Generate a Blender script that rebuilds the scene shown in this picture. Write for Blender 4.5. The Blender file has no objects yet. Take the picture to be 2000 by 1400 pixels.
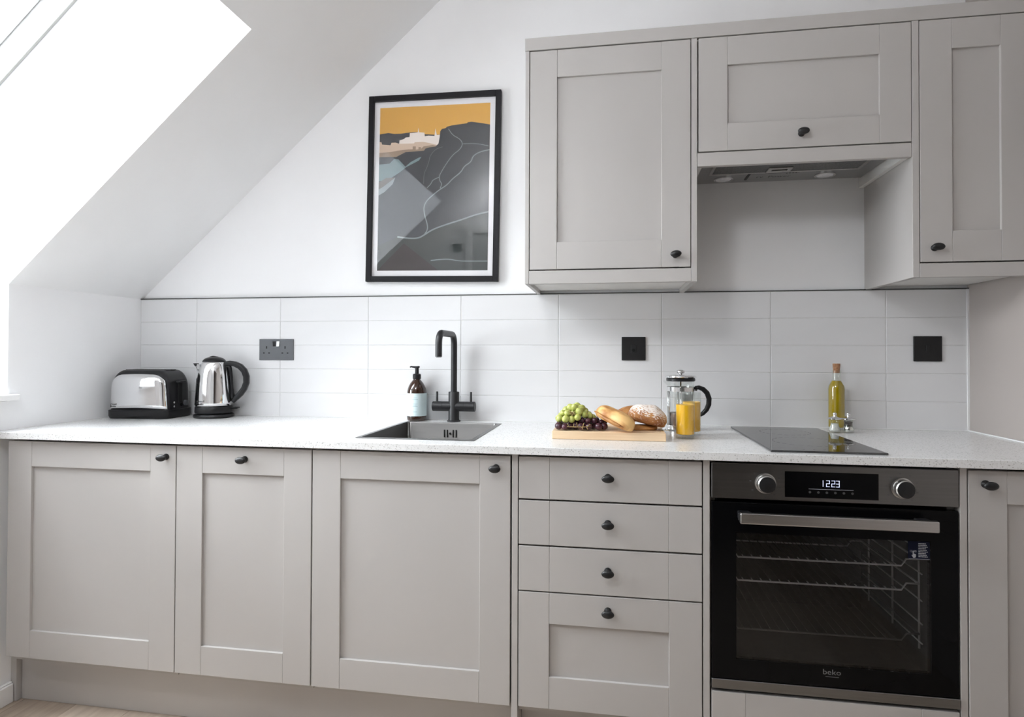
import bpy, bmesh, math, random
from mathutils import Matrix, Vector
random.seed(7)
PI = math.pi
scene = bpy.context.scene
COL = scene.collection

# ------------------------------------------------------------------ camera
cam_d = bpy.data.cameras.new('camera')
cam = bpy.data.objects.new('camera', cam_d)
COL.objects.link(cam)
YAW, PITCH, ROLL = 0.1626, 0.0122, 0.0034
cam_d.sensor_width = 36.0
cam_d.lens = 1172.82 / 2000 * 36.0
cam_d.shift_y = (678.4 - 700) / 2000
cam_d.clip_start = 0.05
R0, F0, U0 = Vector((1, 0, 0)), Vector((0, 1, 0)), Vector((0, 0, 1))
F1 = F0 * math.cos(PITCH) + U0 * math.sin(PITCH)
U1 = U0 * math.cos(PITCH) - F0 * math.sin(PITCH)
R2 = R0 * math.cos(ROLL) + U1 * math.sin(ROLL)
U2 = U1 * math.cos(ROLL) - R0 * math.sin(ROLL)
mz = Matrix.Rotation(YAW, 3, 'Z')
rm = Matrix((mz @ R2, mz @ U2, -(mz @ F1))).transposed()
cam.matrix_world = Matrix.Translation((1.983, -2.2844, 1.165)) @ rm.to_4x4()
scene.camera = cam

# ------------------------------------------------------------------ world, daylight, exposure
w = bpy.data.worlds.new('overcast_sky')
scene.world = w
w.use_nodes = True
bg = w.node_tree.nodes['Background']
bg.inputs['Color'].default_value = (0.93, 0.965, 1.0, 1)
bg.inputs['Strength'].default_value = 25.0

def portal(name, loc, rot, sx, sy):
    l = bpy.data.lights.new(name, 'AREA')
    l.shape = 'RECTANGLE'; l.size = sx; l.size_y = sy
    l.cycles.is_portal = True
    o = bpy.data.objects.new(name, l); COL.objects.link(o)
    o.location = loc; o.rotation_euler = rot
    return o
ALPHA = math.radians(41.7)
# sky portals just outside the two openings of the roof window (they emit nothing themselves)
portal('daylight_portal', (0.02, -1.08, 2.26), (0, -ALPHA, 0), 1.35, 1.0)
portal('daylight_portal', (-0.47, -1.08, 1.38), (0, -PI / 2, 0), 0.72, 1.0)

vs = scene.view_settings
vs.view_transform = 'Standard'
vs.look = 'None'
vs.exposure = 0.0
vs.gamma = 1.0
vs.use_curve_mapping = False
cy = scene.cycles
cy.use_denoising = True
cy.max_bounces = 14
cy.diffuse_bounces = 7
cy.glossy_bounces = 8
cy.transmission_bounces = 12
cy.transparent_max_bounces = 12
cy.caustics_refractive = True
cy.caustics_reflective = False
cy.sample_clamp_indirect = 8.0

# ------------------------------------------------------------------ materials
MATS = {}
def mat(name, rgb, rough=0.5, metal=0.0, var=0.04, scale=(6, 6, 6), bump=0.0, bscale=None, trans=0.0, ior=1.45,
        coat=0.0, spec=None, rgb2=None, detail=3.0, lo=0.35, hi=0.65, sss=0.0, emit=None, emit_s=0.0, coord='Object'):
    m = bpy.data.materials.new(name); m.use_nodes = True
    nt = m.node_tree; N = nt.nodes; L = nt.links
    p = N['Principled BSDF']
    tc = N.new('ShaderNodeTexCoord')
    mp = N.new('ShaderNodeMapping'); mp.inputs['Scale'].default_value = scale
    L.new(tc.outputs[coord], mp.inputs['Vector'])
    nz = N.new('ShaderNodeTexNoise'); nz.inputs['Scale'].default_value = 1.0; nz.inputs['Detail'].default_value = detail
    L.new(mp.outputs['Vector'], nz.inputs['Vector'])
    rp = N.new('ShaderNodeValToRGB')
    c2 = rgb2 if rgb2 else tuple(c * (1 - var) for c in rgb)
    rp.color_ramp.elements[0].position = lo; rp.color_ramp.elements[1].position = hi
    rp.color_ramp.elements[0].color = (*c2, 1); rp.color_ramp.elements[1].color = (*rgb, 1)
    L.new(nz.outputs['Fac'], rp.inputs['Fac'])
    L.new(rp.outputs['Color'], p.inputs['Base Color'])
    p.inputs['Roughness'].default_value = rough
    p.inputs['Metallic'].default_value = metal
    p.inputs['IOR'].default_value = ior
    if trans: p.inputs['Transmission Weight'].default_value = trans
    if coat:
        p.inputs['Coat Weight'].default_value = coat; p.inputs['Coat IOR'].default_value = 1.9 if name.startswith('p_') else 1.5; p.inputs['Coat Roughness'].default_value = 0.0 if name.startswith('p_') else 0.05
    if spec is not None: p.inputs['Specular IOR Level'].default_value = spec
    if sss:
        p.inputs['Subsurface Weight'].default_value = sss
        p.inputs['Subsurface Radius'].default_value = (0.01, 0.008, 0.004)
        p.inputs['Subsurface Scale'].default_value = 0.5
    if emit:
        p.inputs['Emission Color'].default_value = (*emit, 1); p.inputs['Emission Strength'].default_value = emit_s
    if bump:
        bn = N.new('ShaderNodeTexNoise'); bn.inputs['Scale'].default_value = 1.0; bn.inputs['Detail'].default_value = 4
        mb = N.new('ShaderNodeMapping'); mb.inputs['Scale'].default_value = bscale or scale
        L.new(tc.outputs[coord], mb.inputs['Vector']); L.new(mb.outputs['Vector'], bn.inputs['Vector'])
        b = N.new('ShaderNodeBump'); b.inputs['Strength'].default_value = bump; b.inputs['Distance'].default_value = 0.002
        L.new(bn.outputs['Fac'], b.inputs['Height']); L.new(b.outputs['Normal'], p.inputs['Normal'])
    MATS[name] = m
    return m

def thin_glass(name, tint, edge=0.9, rough=0.0, ior=1.5):
    # a thin clear pane: mostly lets light straight through, with a faint mirror on top
    m = bpy.data.materials.new(name); m.use_nodes = True
    nt = m.node_tree; N = nt.nodes; L = nt.links
    N.remove(N['Principled BSDF'])
    out = N['Material Output']
    t = N.new('ShaderNodeBsdfTransparent')
    nz = N.new('ShaderNodeTexNoise'); nz.inputs['Scale'].default_value = 3
    rp = N.new('ShaderNodeValToRGB')
    rp.color_ramp.elements[0].color = (*[c * 0.985 for c in tint], 1); rp.color_ramp.elements[1].color = (*tint, 1)
    L.new(nz.outputs['Fac'], rp.inputs['Fac']); L.new(rp.outputs['Color'], t.inputs['Color'])
    g = N.new('ShaderNodeBsdfGlossy'); g.inputs['Roughness'].default_value = rough
    g.inputs['Color'].default_value = (1, 1, 1, 1)
    fr0 = N.new('ShaderNodeFresnel'); fr0.inputs['IOR'].default_value = ior
    fr = N.new('ShaderNodeMath'); fr.operation = 'MINIMUM'; fr.inputs[1].default_value = edge
    L.new(fr0.outputs['Fac'], fr.inputs[0])
    mx = N.new('ShaderNodeMixShader')
    L.new(fr.outputs[0], mx.inputs['Fac']); L.new(t.outputs[0], mx.inputs[1]); L.new(g.outputs[0], mx.inputs[2])
    L.new(mx.outputs[0], out.inputs['Surface'])
    MATS[name] = m
    return m

mat('white_paint', (0.87, 0.87, 0.88), 0.65, var=0.015, bump=0.05, bscale=(90, 90, 90))
mat('ceiling_paint', (0.87, 0.87, 0.875), 0.7, var=0.015, bump=0.05, bscale=(90, 90, 90))
mat('frame_white', (0.86, 0.86, 0.86), 0.35, var=0.01)
mat('taupe', (0.455, 0.437, 0.424), 0.42, var=0.02, scale=(3, 3, 3), bump=0.03, bscale=(160, 160, 160))
mat('taupe_wall', (0.40, 0.362, 0.34), 0.45, var=0.02, scale=(2, 2, 2))
mat('carcass_grey', (0.44, 0.42, 0.40), 0.6, var=0.02)
mat('carcass_white', (0.72, 0.71, 0.69), 0.5, var=0.02)
mat('tile_white', (0.745, 0.745, 0.755), 0.22, var=0.04, scale=(2.5, 2.5, 5), bump=0.06, bscale=(18, 18, 26))
mat('grout', (0.66, 0.66, 0.66), 0.9, var=0.08, scale=(60, 60, 60))
mat('trim_dark', (0.05, 0.05, 0.05), 0.4, metal=0.6)
mat('knob_black', (0.012, 0.012, 0.013), 0.38, var=0.2, scale=(80, 80, 80), bump=0.15, bscale=(300, 300, 300))
mat('black_matt', (0.014, 0.014, 0.016), 0.42, var=0.15, scale=(30, 30, 30))
mat('black_gloss', (0.003, 0.003, 0.0035), 0.06, var=0.1, spec=0.12)
mat('black_plastic', (0.014, 0.014, 0.0155), 0.33, spec=0.35, var=0.15, scale=(40, 40, 40))
mat('grey_plastic', (0.10, 0.105, 0.115), 0.35, var=0.06, scale=(30, 30, 30))
mat('plate_black', (0.008, 0.008, 0.009), 0.45, var=0.2, scale=(40, 40, 40))
mat('hole', (0.002, 0.002, 0.002), 0.9)
mat('chrome', (0.82, 0.82, 0.83), 0.07, 1.0, var=0.02)
mat('chrome_soft', (0.78, 0.78, 0.78), 0.12, 1.0, var=0.03)
mat('steel', (0.52, 0.51, 0.50), 0.30, 1.0, var=0.10, scale=(4, 4, 160), bump=0.03, bscale=(5, 5, 500))
mat('sink_steel', (0.19, 0.187, 0.183), 0.32, 1.0, var=0.08, scale=(5, 5, 60))
mat('hood_steel', (0.40, 0.40, 0.40), 0.40, 1.0, var=0.06, scale=(2, 60, 2))
mat('hood_filter', (0.20, 0.20, 0.20), 0.55, 0.8, var=0.3, scale=(200, 200, 200))
mat('hob_glass', (0.008, 0.008, 0.009), 0.03, var=0.1, ior=2.0)
mat('steel_dark', (0.20, 0.197, 0.194), 0.32, 1.0, var=0.10, scale=(4, 4, 160), bump=0.03, bscale=(5, 5, 500))
mat('lamp_lens', (0.75, 0.75, 0.78), 0.25, var=0.15, scale=(120, 120, 120))
mat('print_ink', (0.02, 0.02, 0.02), 0.5)
mat('grey_ink', (0.13, 0.13, 0.135), 0.5)
mat('logo_grey', (0.15, 0.15, 0.155), 0.45)
mat('mark_grey', (0.06, 0.06, 0.06), 0.5)
mat('display_light', (0.7, 0.75, 1.0), 0.5, emit=(0.75, 0.8, 1.0), emit_s=0.75)
mat('sticker_blue', (0.006, 0.008, 0.022), 0.5, spec=0.1)
mat('sticker_white', (0.42, 0.43, 0.47), 0.5)
mat('enamel', (0.075, 0.075, 0.077), 0.35, var=0.2, scale=(50, 50, 50))
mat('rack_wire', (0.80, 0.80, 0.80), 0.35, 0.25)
mat('rack_wire_shaded', (0.16, 0.16, 0.16), 0.5, 0.3)  # same wire metal, with the weak light in the cavity put into its colour
mat('amber', (0.030, 0.0105, 0.0045), 0.06, var=0.25, scale=(10, 10, 20), coat=0.6)
mat('soap_label', (0.70, 0.84, 0.87), 0.55, var=0.03)
mat('label_ink', (0.42, 0.56, 0.60), 0.6)
mat('juice', (0.98, 0.52, 0.015), 0.3, var=0.05, scale=(25, 25, 10))
mat('oil', (0.47, 0.325, 0.002), 0.10, var=0.10, scale=(20, 20, 8), trans=0.12, ior=1.2)
mat('cork', (0.42, 0.22, 0.12), 0.85, rgb2=(0.25, 0.12, 0.06), scale=(160, 160, 160))
mat('coffee', (0.10, 0.042, 0.018), 0.4, rgb2=(0.03, 0.012, 0.006), scale=(90, 90, 30))
mat('salt', (0.86, 0.86, 0.86), 0.7, var=0.25, scale=(300, 300, 300), bump=0.4, bscale=(400, 400, 400))
mat('pepper', (0.03, 0.024, 0.022), 0.7, rgb2=(0.11, 0.09, 0.08), scale=(350, 350, 350), bump=0.6, bscale=(350, 350, 350))
mat('beech', (0.80, 0.62, 0.42), 0.5, rgb2=(0.66, 0.46, 0.28), scale=(3, 40, 70), detail=5, bump=0.05, bscale=(5, 60, 90))
mat('grape_green', (0.50, 0.53, 0.17), 0.26, rgb2=(0.35, 0.38, 0.08), scale=(60, 60, 60), sss=0.35, coat=0.2)
mat('grape_red', (0.075, 0.018, 0.03), 0.30, rgb2=(0.028, 0.008, 0.018), scale=(70, 70, 70), coat=0.25)
mat('grape_stem', (0.34, 0.24, 0.10), 0.7, var=0.3, scale=(80, 80, 80))
mat('crust_gold', (0.74, 0.46, 0.185), 0.5, rgb2=(0.40, 0.16, 0.04), scale=(16, 34, 28), lo=0.36, hi=0.56, detail=5, bump=0.25, bscale=(70, 70, 70))
mat('crust_brown', (0.56, 0.29, 0.095), 0.5, rgb2=(0.24, 0.085, 0.022), scale=(18, 26, 18), detail=5, bump=0.3, bscale=(70, 70, 70))
mat('crust_floured', (0.50, 0.24, 0.08), 0.7, rgb2=(0.26, 0.095, 0.028), scale=(20, 40, 40), detail=5, bump=0.5, bscale=(70, 120, 120))
mat('floor_wood', (0.60, 0.51, 0.42), 0.5, rgb2=(0.46, 0.38, 0.31), scale=(45, 4, 10), detail=6, lo=0.3, hi=0.7, bump=0.08, bscale=(90, 8, 10))
mat('floor_wood_dark', (0.47, 0.385, 0.31), 0.5, rgb2=(0.33, 0.265, 0.21), scale=(45, 4, 10), detail=6, lo=0.3, hi=0.7, bump=0.08, bscale=(90, 8, 10))
mat('floor_gap', (0.14, 0.11, 0.085), 0.8)
mat('hall_paint', (0.30, 0.29, 0.28), 0.7, var=0.02)
mat('door_paint', (0.55, 0.55, 0.55), 0.4, var=0.02)
mat('picture_black', (0.009, 0.0085, 0.011), 0.45, spec=0.25, var=0.2, scale=(6, 6, 120))
mat('sealant', (0.82, 0.82, 0.82), 0.35)
for nm, c in dict(p_white=(0.86, 0.85, 0.88), p_orange=(0.68, 0.36, 0.065), p_hill=(0.052, 0.053, 0.060), p_city=(0.82, 0.74, 0.68),
                  p_peach=(0.62, 0.47, 0.36), p_taupe=(0.31, 0.225, 0.16), p_crag=(0.036, 0.040, 0.047), p_teal=(0.17, 0.24, 0.255),
                  p_strip=(0.16, 0.145, 0.14), p_pale=(0.27, 0.31, 0.325), p_slope=(0.048, 0.053, 0.062), p_low=(0.045, 0.052, 0.052),
                  p_path=(0.22, 0.25, 0.26), p_path2=(0.11, 0.12, 0.125), p_brown=(0.040, 0.033, 0.035)).items():
    mat(nm, c, 0.6, var=0.03, scale=(8, 8, 8), coat=1.0, spec=0.1)
thin_glass('window_glass', (0.97, 0.98, 0.98))
thin_glass('picture_glass', (0.995, 0.995, 0.995), edge=0.0)
thin_glass('tumbler_glass', (0.97, 0.98, 0.975), edge=0.10)
thin_glass('bottle_glass', (0.96, 0.97, 0.955), edge=0.10)
thin_glass('oven_glass', (0.85, 0.85, 0.86), ior=1.32)

# flour and seeds scattered on the top of the dusted roll
def flour():
    m = MATS['crust_floured']; nt = m.node_tree; N = nt.nodes; L = nt.links; p = N['Principled BSDF']
    tc = [n for n in N if n.type == 'TEX_COORD'][0]
    base = p.inputs['Base Color'].links[0].from_socket
    mp = N.new('ShaderNodeMapping'); mp.inputs['Scale'].default_value = (110, 330, 330); mp.inputs['Rotation'].default_value = (0, 0, 0.5)
    L.new(tc.outputs['Object'], mp.inputs['Vector'])
    nz = N.new('ShaderNodeTexNoise'); nz.inputs['Scale'].default_value = 1.0; nz.inputs['Detail'].default_value = 3
    L.new(mp.outputs['Vector'], nz.inputs['Vector'])
    sp = N.new('ShaderNodeSeparateXYZ'); L.new(tc.outputs['Object'], sp.inputs['Vector'])
    mr = N.new('ShaderNodeMapRange'); mr.inputs['From Min'].default_value = -0.006; mr.inputs['From Max'].default_value = 0.022
    mr.inputs['To Min'].default_value = -0.12; mr.inputs['To Max'].default_value = 0.15
    L.new(sp.outputs['Z'], mr.inputs['Value'])
    ad = N.new('ShaderNodeMath'); ad.operation = 'ADD'
    L.new(nz.outputs['Fac'], ad.inputs[0]); L.new(mr.outputs['Result'], ad.inputs[1])
    rp = N.new('ShaderNodeValToRGB'); rp.color_ramp.elements[0].position = 0.48; rp.color_ramp.elements[1].position = 0.60
    L.new(ad.outputs[0], rp.inputs['Fac'])
    mx = N.new('ShaderNodeMix'); mx.data_type = 'RGBA'
    L.new(rp.outputs['Color'], mx.inputs['Factor']); L.new(base, mx.inputs['A']); mx.inputs['B'].default_value = (0.80, 0.72, 0.66, 1)
    L.new(mx.outputs['Result'], p.inputs['Base Color'])
flour()

# quartz worktop with fine flecks
def quartz():
    m = mat('quartz', (0.78, 0.78, 0.78), 0.22, var=0.02, scale=(4, 4, 4))
    nt = m.node_tree; N = nt.nodes; L = nt.links; p = N['Principled BSDF']
    tc = [n for n in N if n.type == 'TEX_COORD'][0]
    base = p.inputs['Base Color'].links[0].from_socket
    v = N.new('ShaderNodeTexVoronoi'); v.inputs['Scale'].default_value = 400
    L.new(tc.outputs['Object'], v.inputs['Vector'])
    sep = N.new('ShaderNodeSeparateColor'); L.new(v.outputs['Color'], sep.inputs['Color'])
    r = N.new('ShaderNodeValToRGB')
    r.color_ramp.interpolation = 'CONSTANT'
    e = r.color_ramp.elements
    e[0].position = 0; e[0].color = (0.60, 0.59, 0.58, 1)
    e[1].position = 0.045; e[1].color = (0.83, 0.83, 0.82, 1)
    x = e.new(0.16); x.color = (0.97, 0.97, 0.97, 1)
    x = e.new(0.9); x.color = (1, 1, 1, 1)
    L.new(sep.outputs['Red'], r.inputs['Fac'])
    mx = N.new('ShaderNodeMix'); mx.data_type = 'RGBA'; mx.blend_type = 'MULTIPLY'; mx.inputs['Factor'].default_value = 1
    L.new(base, mx.inputs['A']); L.new(r.outputs['Color'], mx.inputs['B']); L.new(mx.outputs['Result'], p.inputs['Base Color'])
quartz()

# ------------------------------------------------------------------ mesh helpers
def link(name, me, parent=None, m=None, smooth=False):
    o = bpy.data.objects.new(name, me); COL.objects.link(o)
    if parent is not None: o.parent = parent
    if m:
        for mm in (m if isinstance(m, (list, tuple)) else [m]): me.materials.append(MATS[mm])
    if smooth:
        for p in me.polygons: p.use_smooth = True
    return o

class MB:
    def __init__(s, o=(0, 0, 0)):
        s.v = []; s.f = []; s.mi = []; s.o = Vector(o); s.cur = 0
    def add(s, verts, faces):
        b = len(s.v)
        s.v += [tuple(Vector(p) - s.o) for p in verts]
        s.f += [[i + b for i in f] for f in faces]
        s.mi += [s.cur] * len(faces)
        return s
    def box(s, x0, x1, y0, y1, z0, z1):
        v = [(x, y, z) for z in (z0, z1) for y in (y0, y1) for x in (x0, x1)]
        return s.add(v, [(0, 2, 3, 1), (4, 5, 7, 6), (0, 1, 5, 4), (2, 6, 7, 3), (0, 4, 6, 2), (1, 3, 7, 5)])
    def xbox(s, M, a, b):   # box between corners a, b mapped by function M
        v = [M(x, y, z) for z in (a[2], b[2]) for y in (a[1], b[1]) for x in (a[0], b[0])]
        return s.add(v, [(0, 2, 3, 1), (4, 5, 7, 6), (0, 1, 5, 4), (2, 6, 7, 3), (0, 4, 6, 2), (1, 3, 7, 5)])
    def prism(s, pts, axis, a, b):   # pts 2D polygon; extruded along axis
        def mk(p, t):
            return {'y': (p[0], t, p[1]), 'z': (p[0], p[1], t), 'x': (t, p[0], p[1])}[axis]
        n = len(pts)
        v = [mk(p, a) for p in pts] + [mk(p, b) for p in pts]
        return s.add(v, [list(range(n))[::-1], list(range(n, 2 * n))] + [(i, (i + 1) % n, n + (i + 1) % n, n + i) for i in range(n)])
    def lathe(s, prof, c=(0, 0, 0), n=32, axis='z', sx=1, sy=1, cap=True, closed=False):
        v = []; f = []; k = len(prof)
        for (r, h) in prof:
            for i in range(n):
                a = 2 * PI * i / n
                p = (r * math.cos(a) * sx, r * math.sin(a) * sy, h)
                if axis == 'x': p = (p[2], p[0], p[1])
                if axis == 'y': p = (p[0], p[2], p[1])
                v.append((p[0] + c[0], p[1] + c[1], p[2] + c[2]))
        for j in range(k - 1 if not closed else k):
            for i in range(n):
                a0 = j * n + i; a1 = j * n + (i + 1) % n; b0 = ((j + 1) % k) * n + i; b1 = ((j + 1) % k) * n + (i + 1) % n
                f.append((a0, a1, b1, b0) if axis != 'y' else (a0, b0, b1, a1))
        if cap and not closed:
            f.append(list(range(n))[::-1] if axis != 'y' else list(range(n)))
            t = list(range((k - 1) * n, k * n)); f.append(t if axis != 'y' else t[::-1])
        return s.add(v, f)
    def tube(s, path, r, n=12, cap=True):
        path = [Vector(p) for p in path]; rs = r if isinstance(r, (list, tuple)) else [r] * len(path)
        v = []; f = []; up = None
        for i, p in enumerate(path):
            d = (path[min(i + 1, len(path) - 1)] - path[max(i - 1, 0)]).normalized()
            if up is None:
                up = Vector((0, 0, 1)) if abs(d.z) < 0.9 else Vector((0, 1, 0))
            a = d.cross(up).normalized(); up = a.cross(d).normalized()
            for k in range(n):
                t = 2 * PI * k / n
                v.append(p + (a * math.cos(t) + up * math.sin(t)) * rs[i])
        m = len(path)
        for i in range(m - 1):
            for k in range(n):
                f.append((i * n + k, i * n + (k + 1) % n, (i + 1) * n + (k + 1) % n, (i + 1) * n + k))
        if cap:
            f.append(list(range(n))[::-1]); f.append(list(range((m - 1) * n, m * n)))
        return s.add(v, f)
    def ellipsoid(s, c, rx, ry, rz, n=20, m=12):
        prof = []
        v = []; f = []
        for j in range(1, m):
            ph = PI * j / m - PI / 2
            for i in range(n):
                a = 2 * PI * i / n
                v.append((c[0] + rx * math.cos(ph) * math.cos(a), c[1] + ry * math.cos(ph) * math.sin(a), c[2] + rz * math.sin(ph)))
        for j in range(m - 2):
            for i in range(n):
                f.append((j * n + i, j * n + (i + 1) % n, (j + 1) * n + (i + 1) % n, (j + 1) * n + i))
        b = len(v); v.append((c[0], c[1], c[2] - rz)); v.append((c[0], c[1], c[2] + rz))
        for i in range(n):
            f.append((b, (i + 1) % n, i)); f.append((b + 1, (m - 2) * n + i, (m - 2) * n + (i + 1) % n))
        return s.add(v, f)
    def ring(s, x0, x1, z0, z1, hx0, hx1, hz0, hz1, y0, y1, axis='y'):
        # rectangular plate with a rectangular hole, extruded along axis between y0,y1
        o = [(x0, z0), (x1, z0), (x1, z1), (x0, z1)]; h = [(hx0, hz0), (hx1, hz0), (hx1, hz1), (hx0, hz1)]
        def mk(p, t):
            return {'y': (p[0], t, p[1]), 'z': (p[0], p[1], t), 'x': (t, p[0], p[1])}[axis]
        v = [mk(p, y0) for p in o + h] + [mk(p, y1) for p in o + h]
        f = []
        for i in range(4):
            j = (i + 1) % 4
            f += [(i, j, 4 + j, 4 + i), (8 + i, 12 + i, 12 + j, 8 + j), (i, 8 + i, 8 + j, j), (4 + i, 4 + j, 12 + j, 12 + i)]
        return s.add(v, f)
    def mesh(s, name, bevel=0.0, segs=1, angle=0.6, weld=False):
        bm = bmesh.new()
        vs_ = [bm.verts.new(p) for p in s.v]
        for f, mi in zip(s.f, s.mi):
            try:
                fc = bm.faces.new([vs_[i] for i in f]); fc.material_index = mi
            except ValueError:
                pass
        if weld: bmesh.ops.remove_doubles(bm, verts=bm.verts, dist=1e-6)
        bmesh.ops.recalc_face_normals(bm, faces=bm.faces)
        if bevel:
            ed = [e for e in bm.edges if len(e.link_faces) == 2 and e.calc_face_angle(0) > angle]
            bmesh.ops.bevel(bm, geom=ed, offset=bevel, segments=segs, affect='EDGES', profile=0.5, clamp_overlap=True)
        me = bpy.data.meshes.new(name); bm.to_mesh(me); bm.free()
        return me
    def build(s, name, m, parent=None, bevel=0.0, segs=1, smooth=False, weld=False, auto=None):
        me = s.mesh(name, bevel, segs, weld=weld)
        o = link(name, me, parent, m, smooth)
        if auto is not None:
            for p in me.polygons: p.use_smooth = True
            me.set_sharp_from_angle(angle=math.radians(auto))
        return o

def props(o, label=None, cat=None, group=None, kind=None):
    if label: o['label'] = label
    if cat: o['category'] = cat
    if group: o['group'] = group
    if kind: o['kind'] = kind
    return o
def thing(name, label, cat, loc=(0, 0, 0), rotz=0.0, group=None):
    o = bpy.data.objects.new(name, None); COL.objects.link(o)
    o.empty_display_size = 0.05
    o.location = loc; o.rotation_euler = (0, 0, rotz)
    return props(o, label, cat, group)
def struct(o):
    o['kind'] = 'structure'; return o

def text_verts(txt, size, xscale=1.0):
    cu = bpy.data.curves.new('t', 'FONT'); cu.body = txt; cu.size = size
    cu.align_x = 'CENTER'; cu.align_y = 'CENTER'; cu.resolution_u = 3
    ob = bpy.data.objects.new('t', cu); COL.objects.link(ob)
    dg = bpy.context.evaluated_depsgraph_get(); dg.update()
    me = ob.evaluated_get(dg).to_mesh()
    v = [(p.co.x * xscale, p.co.y) for p in me.vertices]; f = [list(p.vertices) for p in me.polygons]
    ob.evaluated_get(dg).to_mesh_clear()
    bpy.data.objects.remove(ob); bpy.data.curves.remove(cu)
    return v, f
def put_text(mb, txt, size, fn, xscale=1.0):
    v, f = text_verts(txt, size, xscale)
    mb.add([fn(a, b) for a, b in v], f)

def pieces(o_parent, name, m, boxes, origin, bevel=0.0008):
    out = []
    for b in boxes:
        out.append(MB(origin).box(*b).build(name, m, o_parent, bevel=bevel))
    return out

# ================================================================== ROOM SHELL
ZW, YF, YU = 0.91, -0.6166, -0.3448      # worktop height, base door plane, wall-unit door plane
XR = 3.1907                               # right wall
CA, SA = math.cos(ALPHA), math.sin(ALPHA)
ZK = 1.3968                               # knee height
def SL(s, y, h):                          # roof slope frame: along slope, y, out through the roof
    return (s * CA - h * SA, y, ZK + s * SA + h * CA)
Y1, Y2 = -0.58, -1.58                     # window opening
STOP = 1.1734
ZC = 2.75
SEND = (ZC - ZK) / SA
YR = -4.4

wall_back = struct(MB().box(-0.6, 3.4, 0.0, 0.06, -0.05, 2.85).build('wall_back', 'white_paint'))
wl = MB()
kn_ = [(-0.06, -0.05), (0, -0.05), (0, ZK), (-0.06, ZK - 0.06 * SA / CA)]
wl.prism(kn_, 'y', Y1, 0.05).box(-0.06, 0, Y2, Y1, -0.05, 1.005).prism(kn_, 'y', YR - 0.05, Y2)
wall_left = struct(wl.build('wall_left', 'white_paint'))
struct(MB().box(XR, XR + 0.06, YR - 0.05, 0.05, -0.05, 2.85).build('wall_right', 'taupe_wall'))
YP = -2.2                                 # wall facing the units; the photographer stands in its opening
wf = MB().prism([(-0.03, 0), (1.72, 0), (1.72, ZC + 0.02), ((ZC - ZK) / 0.891 + 0.01, ZC + 0.02), (-0.03, ZK - 0.01)], 'y', YP - 0.1, YP)
wf.box(1.72, XR + 0.01, YP - 0.1, YP, 2.2, ZC + 0.02)
struct(wf.build('wall_front', 'white_paint'))
struct(MB().box(-0.1, 3.3, YR - 0.06, YR, -0.05, 2.85).build('wall_rear', 'hall_paint'))
ce = MB()
ce.xbox(SL, (-0.0805, Y1, 0), (SEND + 0.03, 0.05, 0.06))
ce.xbox(SL, (STOP, Y2, 0), (SEND + 0.03, Y1, 0.06))
ce.xbox(SL, (-0.0805, YR - 0.05, 0), (SEND + 0.03, Y2, 0.06))
ce.box(SEND * CA - 0.005, 3.3, YR - 0.05, 0.05, ZC, ZC + 0.06)
ceiling = struct(ce.build('ceiling', 'ceiling_paint'))

# floor with boards
floor = struct(MB().box(-0.1, 3.3, YR - 0.05, 0.05, -0.06, -0.003).build('floor', 'floor_gap'))
PW, PL = 0.2, 1.25
plank_me = MB().box(0.0008, PW - 0.0008, 0.0008, PL - 0.0008, -0.004, 0.0).mesh('plank', bevel=0.0006)
plank_me.materials.append(MATS['floor_wood'])
plank_me2 = plank_me.copy(); plank_me2.materials.clear(); plank_me2.materials.append(MATS['floor_wood_dark'])
k = 0
for i in range(17):
    off = [-0.1, -0.55, -0.95, -0.35][i % 4]
    for j in range(-1, 4):
        y0 = -PL + off - (j) * PL + 0.3
        if y0 > -0.02 or y0 + PL < YR: continue
        o = link('plank', plank_me2 if (i * 7 + j * 5) % 5 in (0, 3) else plank_me, floor)
        x0 = 0.04 + (i - 0) * PW - 0.0 - PW * (i == -1)
        o.location = (x0 - 0.005 if i else 0.037, y0, 0)
o = link('plank', plank_me2, floor); o.location = (-0.163, -1.2, 0)

# left skirting
struct(MB().box(0, 0.015, -2.199, -0.558, 0, 0.062).box(0, 0.010, -2.199, -0.558, 0.062, 0.068).build('baseboard_left', 'frame_white', bevel=0.002))

# facing wall details: closed door with its frame, small dark plate
d1 = struct(MB().box(0.95, 1.66, YP - 0.001, YP + 0.008, 0.01, 2.08).build('door_1', 'door_paint', bevel=0.002))
MB().box(0.89, 0.945, YP - 0.001, YP + 0.02, 0, 2.14).box(1.665, 1.719, YP - 0.001, YP + 0.02, 0, 2.14).box(0.945, 1.665, YP - 0.001, YP + 0.02, 2.085, 2.14).build('door_frame', 'frame_white', d1, bevel=0.004)
for a, b in ((0.2, 0.95), (1.1, 1.95)):
    MB().ring(1.06, 1.55, a, b, 1.08, 1.53, a + 0.02, b - 0.02, YP + 0.008, YP + 0.014).build('door_panel', 'door_paint', d1, bevel=0.002)
dh = MB().tube([(1.61, YP + 0.008, 1.02), (1.61, YP + 0.05, 1.02), (1.60, YP + 0.055, 1.02), (1.50, YP + 0.055, 1.02)], 0.008, 10).build('door_handle', 'black_matt', d1, smooth=True)
tm = thing('wall_plate', 'small black square wall plate left of the closed door, mirrored in the picture glass', 'switch', (0.825, YP, 1.98))
MB().box(-0.032, 0.032, 0.0003, 0.012, -0.032, 0.032).build('plate', 'plate_black', tm, bevel=0.002)
MB().box(-0.012, 0.012, 0.012, 0.016, -0.016, 0.016).build('rocker', 'plate_black', tm, bevel=0.002)

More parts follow.
